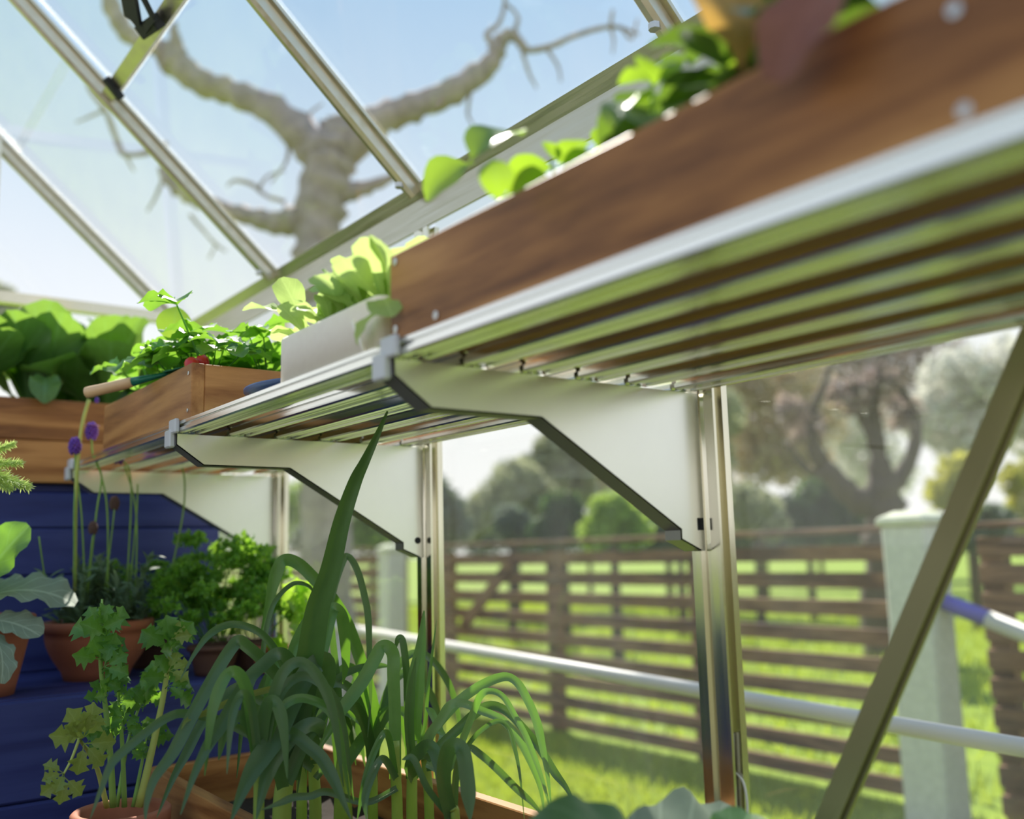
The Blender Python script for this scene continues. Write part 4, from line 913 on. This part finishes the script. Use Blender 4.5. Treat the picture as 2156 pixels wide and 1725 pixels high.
leek(905, 1.13, 'leek whose sunlit leaves arch to the right over the lawn view', [(903, 1690), (898, 1620), (894, 1580)], 24, [
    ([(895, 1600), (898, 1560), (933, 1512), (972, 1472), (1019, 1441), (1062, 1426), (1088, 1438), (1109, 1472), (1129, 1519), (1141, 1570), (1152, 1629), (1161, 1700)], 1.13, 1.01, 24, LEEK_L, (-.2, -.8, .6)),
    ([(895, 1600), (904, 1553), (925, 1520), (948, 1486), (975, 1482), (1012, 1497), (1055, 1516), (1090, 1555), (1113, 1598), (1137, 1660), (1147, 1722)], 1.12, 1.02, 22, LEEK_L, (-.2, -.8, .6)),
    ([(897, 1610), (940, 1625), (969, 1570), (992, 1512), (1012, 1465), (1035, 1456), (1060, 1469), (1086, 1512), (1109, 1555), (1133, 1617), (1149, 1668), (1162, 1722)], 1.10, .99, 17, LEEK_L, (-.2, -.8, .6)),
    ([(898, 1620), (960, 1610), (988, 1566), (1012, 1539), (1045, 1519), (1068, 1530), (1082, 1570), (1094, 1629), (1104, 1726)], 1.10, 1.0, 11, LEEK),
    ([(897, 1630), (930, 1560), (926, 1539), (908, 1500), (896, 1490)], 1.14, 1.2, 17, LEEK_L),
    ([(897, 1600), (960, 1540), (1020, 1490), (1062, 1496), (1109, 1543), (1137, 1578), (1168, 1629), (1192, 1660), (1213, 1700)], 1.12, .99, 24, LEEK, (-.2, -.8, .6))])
leek(958, 1.02, 'nearest leek, with a broad drooping leaf at the bottom edge', [(958, 1722), (952, 1700)], 26, [
    ([(950, 1722), (934, 1650), (940, 1590), (955, 1571), (974, 1584), (984, 1650), (990, 1730)], 1.02, .96, 36, LEEK, (-.35, -.85, .35), .28, .12),
    ([(955, 1722), (962, 1620), (984, 1576), (1012, 1590), (1047, 1621), (1086, 1660), (1121, 1692), (1150, 1727)], 1.02, .97, 18, LEEK),
    ([(950, 1725), (900, 1660), (870, 1598), (846, 1600)], 1.02, 1.05, 15, LEEK)])

for q, (px, Y_, w, lab) in enumerate(((545, 1.13, 24, 'short leek near the left corner of the leek box'), (785, 1.30, 24, 'leek between the middle leek and the second post'), (635, 1.34, 24, 'leek hidden behind the bent broad leaf'))):
    r = random.Random(500 + q); top = 1560 + 20 * (q == 0); L5 = []
    for i in range(7):
        sgn = -1 if i % 2 else 1; a = r.uniform(30, 110) * sgn; hgt = r.uniform(60, 190)
        x1, y1 = px + a * .45, top - hgt * .8; x2, y2 = px + a, top - hgt; x3, y3 = px + a * 1.6, top - hgt * .55; x4, y4 = px + a * 1.9, top + r.uniform(20, 120)
        L5.append(([(px, 1650), (px + a * .1, top), (x1, y1), (x2, y2), (x3, y3), (x4, y4)], Y_, Y_ + r.uniform(-.07, .03), r.uniform(16, 26), (LEEK, LEEK_S, LEEK_D)[i % 3]))
    leek(px, Y_, lab, [(px, 1690), (px, 1620), (px, top)], w, L5)
# ---------------------------------------------------------------- cabbage at the bottom right
kp = (.63, .575, .4503)
cbr = thing('cabbage_pot', kp, 'dark veined cabbage at the bottom edge below the near upright bar', 'potted plant'); pot(cbr, kp, .06, .085, .15)
KB = [lmesh('cabbage_leaf', m, .20, .10, BROAD, 24, 11, c, .10, (.0045, 4), seed=20 + i) for i, (m, c) in enumerate(((CABM, .7), (CABM, 1.0), (CABG, .8)))]
MB().tube([(kp[0], kp[1], .57), (kp[0], kp[1] + .01, .66)], [.014, .012], 10).build('stem', STEMG, cbr, True)
kc = np.array([kp[0], kp[1] + .01, .655])
lay(cbr, KB[2], onY(1220, 1905, .63), onY(1660, 1850, .665), (-.05, -.45, .87), .185, wide=.46)
lay(cbr, KB[1], onY(1440, 1885, .60), onY(1120, 1822, .585), (-.05, -.50, .85), .185, wide=.55)
lay(cbr, KB[1], kc, onY(1575, 1712, .62), (-.05, -.45, .9), .19, wide=.4)
lay(cbr, KB[0], kc, kc + (-.13, -.08, .05), (0, 0, 1), .19); lay(cbr, KB[0], kc, kc + (.0, -.15, .06), (0, 0, 1), .19); lay(cbr, KB[2], kc, kc + (.12, -.10, .06), (0, 0, 1), .19)

# ================================================================ lawn grass and the planting beyond the fence
def grass(name, n, xr, yr, hr, mat):
    xs = rng.uniform(*xr, n); ys = rng.uniform(*yr, n); hs = rng.uniform(*hr, n); hs = np.where(np.hypot(xs - tr_[0] - .02, ys - tr_[1] - .06) < .34, .004, hs); a = rng.uniform(0, 2 * PI, n); w = hs * .09
    dx, dy = np.cos(a) * w, np.sin(a) * w; lx, ly = rng.normal(0, .35, n) * hs, rng.normal(0, .35, n) * hs
    V = np.stack([np.stack([xs - dx, ys - dy, np.zeros(n)], 1), np.stack([xs + dx, ys + dy, np.zeros(n)], 1), np.stack([xs + lx, ys + ly, hs], 1)], 1).reshape(-1, 3)
    me = bpy.data.meshes.new(name); me.from_pydata(V.tolist(), [], np.arange(3 * n).reshape(-1, 3).tolist()); me.uv_layers.new(name='UVMap'); me.materials.append(mat)
    o = bpy.data.objects.new(name, me); COL.objects.link(o); return tag(o, kind='stuff')
GRASS = leafmat('grass_blade', (.12, .19, .012), (.25, .34, .028), (.52, .64, .04), .42, .5, 0, 1)
tag(grass('lawn_grass', 60000, (XG + .10, 3.5), (.2, 7), (.025, .06), GRASS), 'short bright green grass of the lawn between glasshouse and fence', 'grass', None, 'stuff')
tag(grass('meadow_grass', 30000, (3.75, 12), (-2, 16), (.06, .14), GRASS), 'longer grass of the meadow beyond the board fence', 'grass', None, 'stuff')
def fol(name, c0, c1, tr_c, tw=.35): return leafmat(name, c0, c1, tr_c, tw, .6, 0, 1, .3)
FO = dict(dark=fol('dark_foliage', (.035, .06, .045), (.08, .12, .07), (.12, .22, .05)), blue=fol('blue_grey_foliage', (.10, .13, .13), (.20, .24, .22), (.20, .26, .16)),
          olive=fol('olive_foliage', (.24, .26, .17), (.42, .43, .32), (.50, .52, .30)), beige=fol('beige_foliage', (.34, .29, .20), (.55, .46, .33), (.70, .55, .32)),
          mauve=fol('mauve_brown_foliage', (.17, .12, .12), (.34, .26, .26), (.45, .34, .30)), pale=fol('pale_blossom', (.52, .50, .46), (.72, .71, .66), (.85, .84, .76)),
          yellow=fol('yellow_green_foliage', (.28, .28, .05), (.48, .46, .09), (.75, .72, .10)), green=fol('green_foliage', (.12, .20, .04), (.26, .38, .08), (.55, .75, .12)))
def canopy(parent, name, blobs, mat, n, leaf):            # leaves scattered through round clumps (px, py, radius px, depth)
    Vs = []; tot = sum(q[2] ** 2 for q in blobs)
    for px, py, rp, d in blobs:
        c = onD(px, py, d); R_ = rp * d / F; m = max(30, int(n * rp * rp / tot))
        q = rng.normal(0, 1, (m, 3)); q /= np.linalg.norm(q, axis=1)[:, None]; q *= (rng.random(m) ** .45)[:, None] * R_ * np.array([1, 1, .9]); q += c; q[:, 2] = np.maximum(q[:, 2], .15)
        a = rng.normal(0, 1, (m, 3)); a /= np.linalg.norm(a, axis=1)[:, None]; b_ = np.cross(a, rng.normal(0, 1, (m, 3))); b_ /= np.linalg.norm(b_, axis=1)[:, None]
        s = (leaf * rng.uniform(.6, 1.3, m))[:, None]
        Vs.append(np.stack([q - a * s, q + b_ * s * .45, q + a * s, q - b_ * s * .45], 1).reshape(-1, 3))
    V = np.concatenate(Vs) - np.array(wloc(parent)); me = bpy.data.meshes.new(name)
    me.from_pydata(V.tolist(), [], np.arange(len(V)).reshape(-1, 4).tolist()); me.uv_layers.new(name='UVMap'); me.materials.append(mat)
    o = bpy.data.objects.new(name, me); COL.objects.link(o); o.parent = parent; o['kind'] = 'stuff'; return o
def shrub(name, label, cat, blobs, mat, n=1600, leaf=.07, trunks=(), bark=BARK_D, group='trees and bushes beyond the fence'):
    px, py, rp, d = blobs[0]; g = onD(px, py, d)
    p = thing(name, (g[0], g[1], 0), label, cat, group)
    canopy(p, 'foliage', blobs, FO[mat], n, leaf)
    if not trunks: MB().tube([(g[0], g[1], -.02), (g[0], g[1], g[2] * .5), tuple(g)], [.06, .045, .02], 8).build('trunk', bark, p, True)
    for i, tk in enumerate(trunks): bough(p, 'trunk' if i == 0 else 'limb', tk, bark, 9, d)
    return p
FO['blue2'] = FO['blue']
shrub('bush', 'dark blue-green bush at the left of the middle pane', 'bush', [(930, 1075, 55, 12), (900, 1030, 45, 12), (960, 1110, 40, 12)], 'blue')
shrub('tree', 'hazy pale tree in the middle pane under the open sky', 'tree', [(1085, 1020, 62, 15), (1030, 1075, 55, 15), (1130, 1060, 60, 15), (980, 1100, 50, 15)], 'olive', 2600, .10)
shrub('bush', 'dark round bush in the centre of the middle pane', 'bush', [(1075, 1100, 40, 11), (1110, 1120, 34, 11)], 'blue')
shrub('tree', 'tall pale tree beside the bracket edge in the middle pane', 'tree', [(1170, 950, 50, 17), (1185, 890, 40, 17), (1190, 1020, 70, 17), (1130, 985, 40, 17), (1240, 930, 50, 17)], 'olive', 2600, .12)
shrub('bush', 'dark green bush right of the middle of the middle pane', 'bush', [(1185, 1070, 46, 10), (1210, 1115, 46, 10), (1150, 1120, 40, 10)], 'dark', 1800, .06)
shrub('tree', 'orange-beige tree behind the dark green bush', 'tree', [(1235, 1000, 60, 21), (1270, 950, 55, 21), (1310, 1010, 62, 21), (1300, 900, 60, 21), (1360, 960, 60, 21)], 'beige', 3400, .11)
shrub('bush', 'green bush near the foot of the near bracket', 'bush', [(1290, 1080, 52, 8.6), (1330, 1115, 44, 8.6), (1255, 1120, 40, 8.6)], 'green', 1800, .06)
shrub('tree', 'dense grey-green tree behind the near bracket', 'tree', [(1400, 1020, 80, 15), (1450, 1070, 70, 15), (1365, 1080, 60, 15), (1470, 960, 80, 15), (1420, 900, 80, 15), (1500, 870, 70, 15)], 'olive', 4200, .10)
shrub('bush', 'dark bush left of the near upright bar', 'bush', [(1430, 1120, 40, 11), (1380, 1125, 36, 11), (1470, 1125, 34, 11)], 'dark', 1300, .06)
shrub('tree', 'mauve and beige tree filling the upper left of the right pane', 'tree', [(1590, 850, 90, 18.5), (1660, 790, 90, 18.5), (1570, 960, 80, 18.5), (1640, 940, 85, 18.5), (1720, 880, 70, 18.5), (1540, 790, 70, 18.5), (1690, 980, 70, 18.5)], 'beige', 5200, .10)
shrub('tree', 'brown-mauve tree behind the forked trunk in the right pane', 'tree', [(1700, 780, 80, 24), (1780, 740, 85, 24), (1860, 760, 85, 24), (1630, 760, 75, 24), (1900, 850, 70, 24), (1960, 760, 80, 24), (1800, 680, 80, 24), (1900, 680, 80, 24), (1700, 700, 70, 24)], 'mauve', 4200, .12)
shrub('tree', 'pale sunlit tree seen through the fork of the dark trunk', 'tree', [(1820, 930, 70, 29), (1790, 1000, 60, 29), (1870, 990, 70, 29), (1760, 920, 60, 29), (1830, 850, 70, 29)], 'pale', 3000, .13)
shrub('tree', 'dark forked tree rising behind the near stone post', 'tree', [(1700, 900, 40, 8.5), (1905, 870, 40, 8.5), (1790, 830, 50, 8.5), (1850, 800, 45, 8.5), (1660, 860, 35, 8.5)], 'mauve', 700, .06,
      [[(1872, 1420, 60), (1870, 1160, 48), (1868, 1090, 44), (1858, 1030, 36), (1850, 960, 20), (1840, 880, 15), (1850, 790, 10), (1870, 700, 6)], [(1862, 1068, 34), (1800, 1048, 28), (1755, 1005, 22), (1715, 945, 16), (1706, 880, 11), (1740, 800, 7), (1760, 720, 4)],
       [(1862, 1040, 26), (1905, 990, 16), (1928, 920, 13), (1915, 850, 10), (1880, 800, 7)], [(1752, 1000, 12), (1700, 990, 8), (1650, 930, 5)], [(1845, 940, 12), (1810, 870, 9), (1790, 790, 6)]])
shrub('hedge', 'long dark hedge far off along the horizon behind the fence', 'hedge', [(x, 1132 + (x % 3) * 4, 38, 22) for x in range(640, 2250, 44)], 'blue', 9000, .12)
shrub('hedge', 'pale rounded hedge low in the right pane beside the near upright bar', 'hedge', [(1590, 1080, 60, 12), (1560, 1060, 50, 12), (1625, 1105, 40, 12)], 'olive', 2200, .06)
shrub('bush', 'dark bushes in the shade left of the near stone post', 'bush', [(1700, 1100, 60, 13), (1770, 1095, 62, 13), (1660, 1080, 50, 13), (1820, 1110, 45, 13), (1730, 1040, 50, 13)], 'dark', 2600, .07)
shrub('tree', 'white blossoming tree at the right behind the brace', 'tree', [(2020, 800, 85, 15), (1960, 880, 70, 15), (2090, 860, 80, 15), (2030, 930, 70, 15), (2140, 780, 90, 15), (2180, 900, 80, 15)], 'pale', 3600, .10)
shrub('shrub', 'yellow-green shrub right of the near stone post', 'shrub', [(2030, 1000, 55, 11), (1990, 1040, 45, 11), (2150, 1010, 45, 11), (2165, 1080, 50, 11)], 'yellow', 1700, .07)
shrub('bush', 'dark dome-shaped bush at the right edge', 'bush', [(2085, 1100, 48, 10), (2060, 1130, 40, 10)], 'blue', 1400, .06)
shrub('bush', 'bright sunlit bush seen beside the blue bench', 'bush', [(560, 1090, 70, 13), (500, 1120, 50, 13), (620, 1060, 50, 13)], 'green', 1700, .08)
shrub('bush', 'bright green bush between the old trunk and the farther stone post', 'bush', [(785, 1120, 45, 10.5), (760, 1080, 40, 10.5), (735, 1130, 30, 10.5)], 'green', 1500, .06)
shrub('tree', 'small dark tree top over the gable rail at the left edge', 'tree', [(-20, 630, 45, 16), (10, 640, 35, 16)], 'olive', 900, .10)
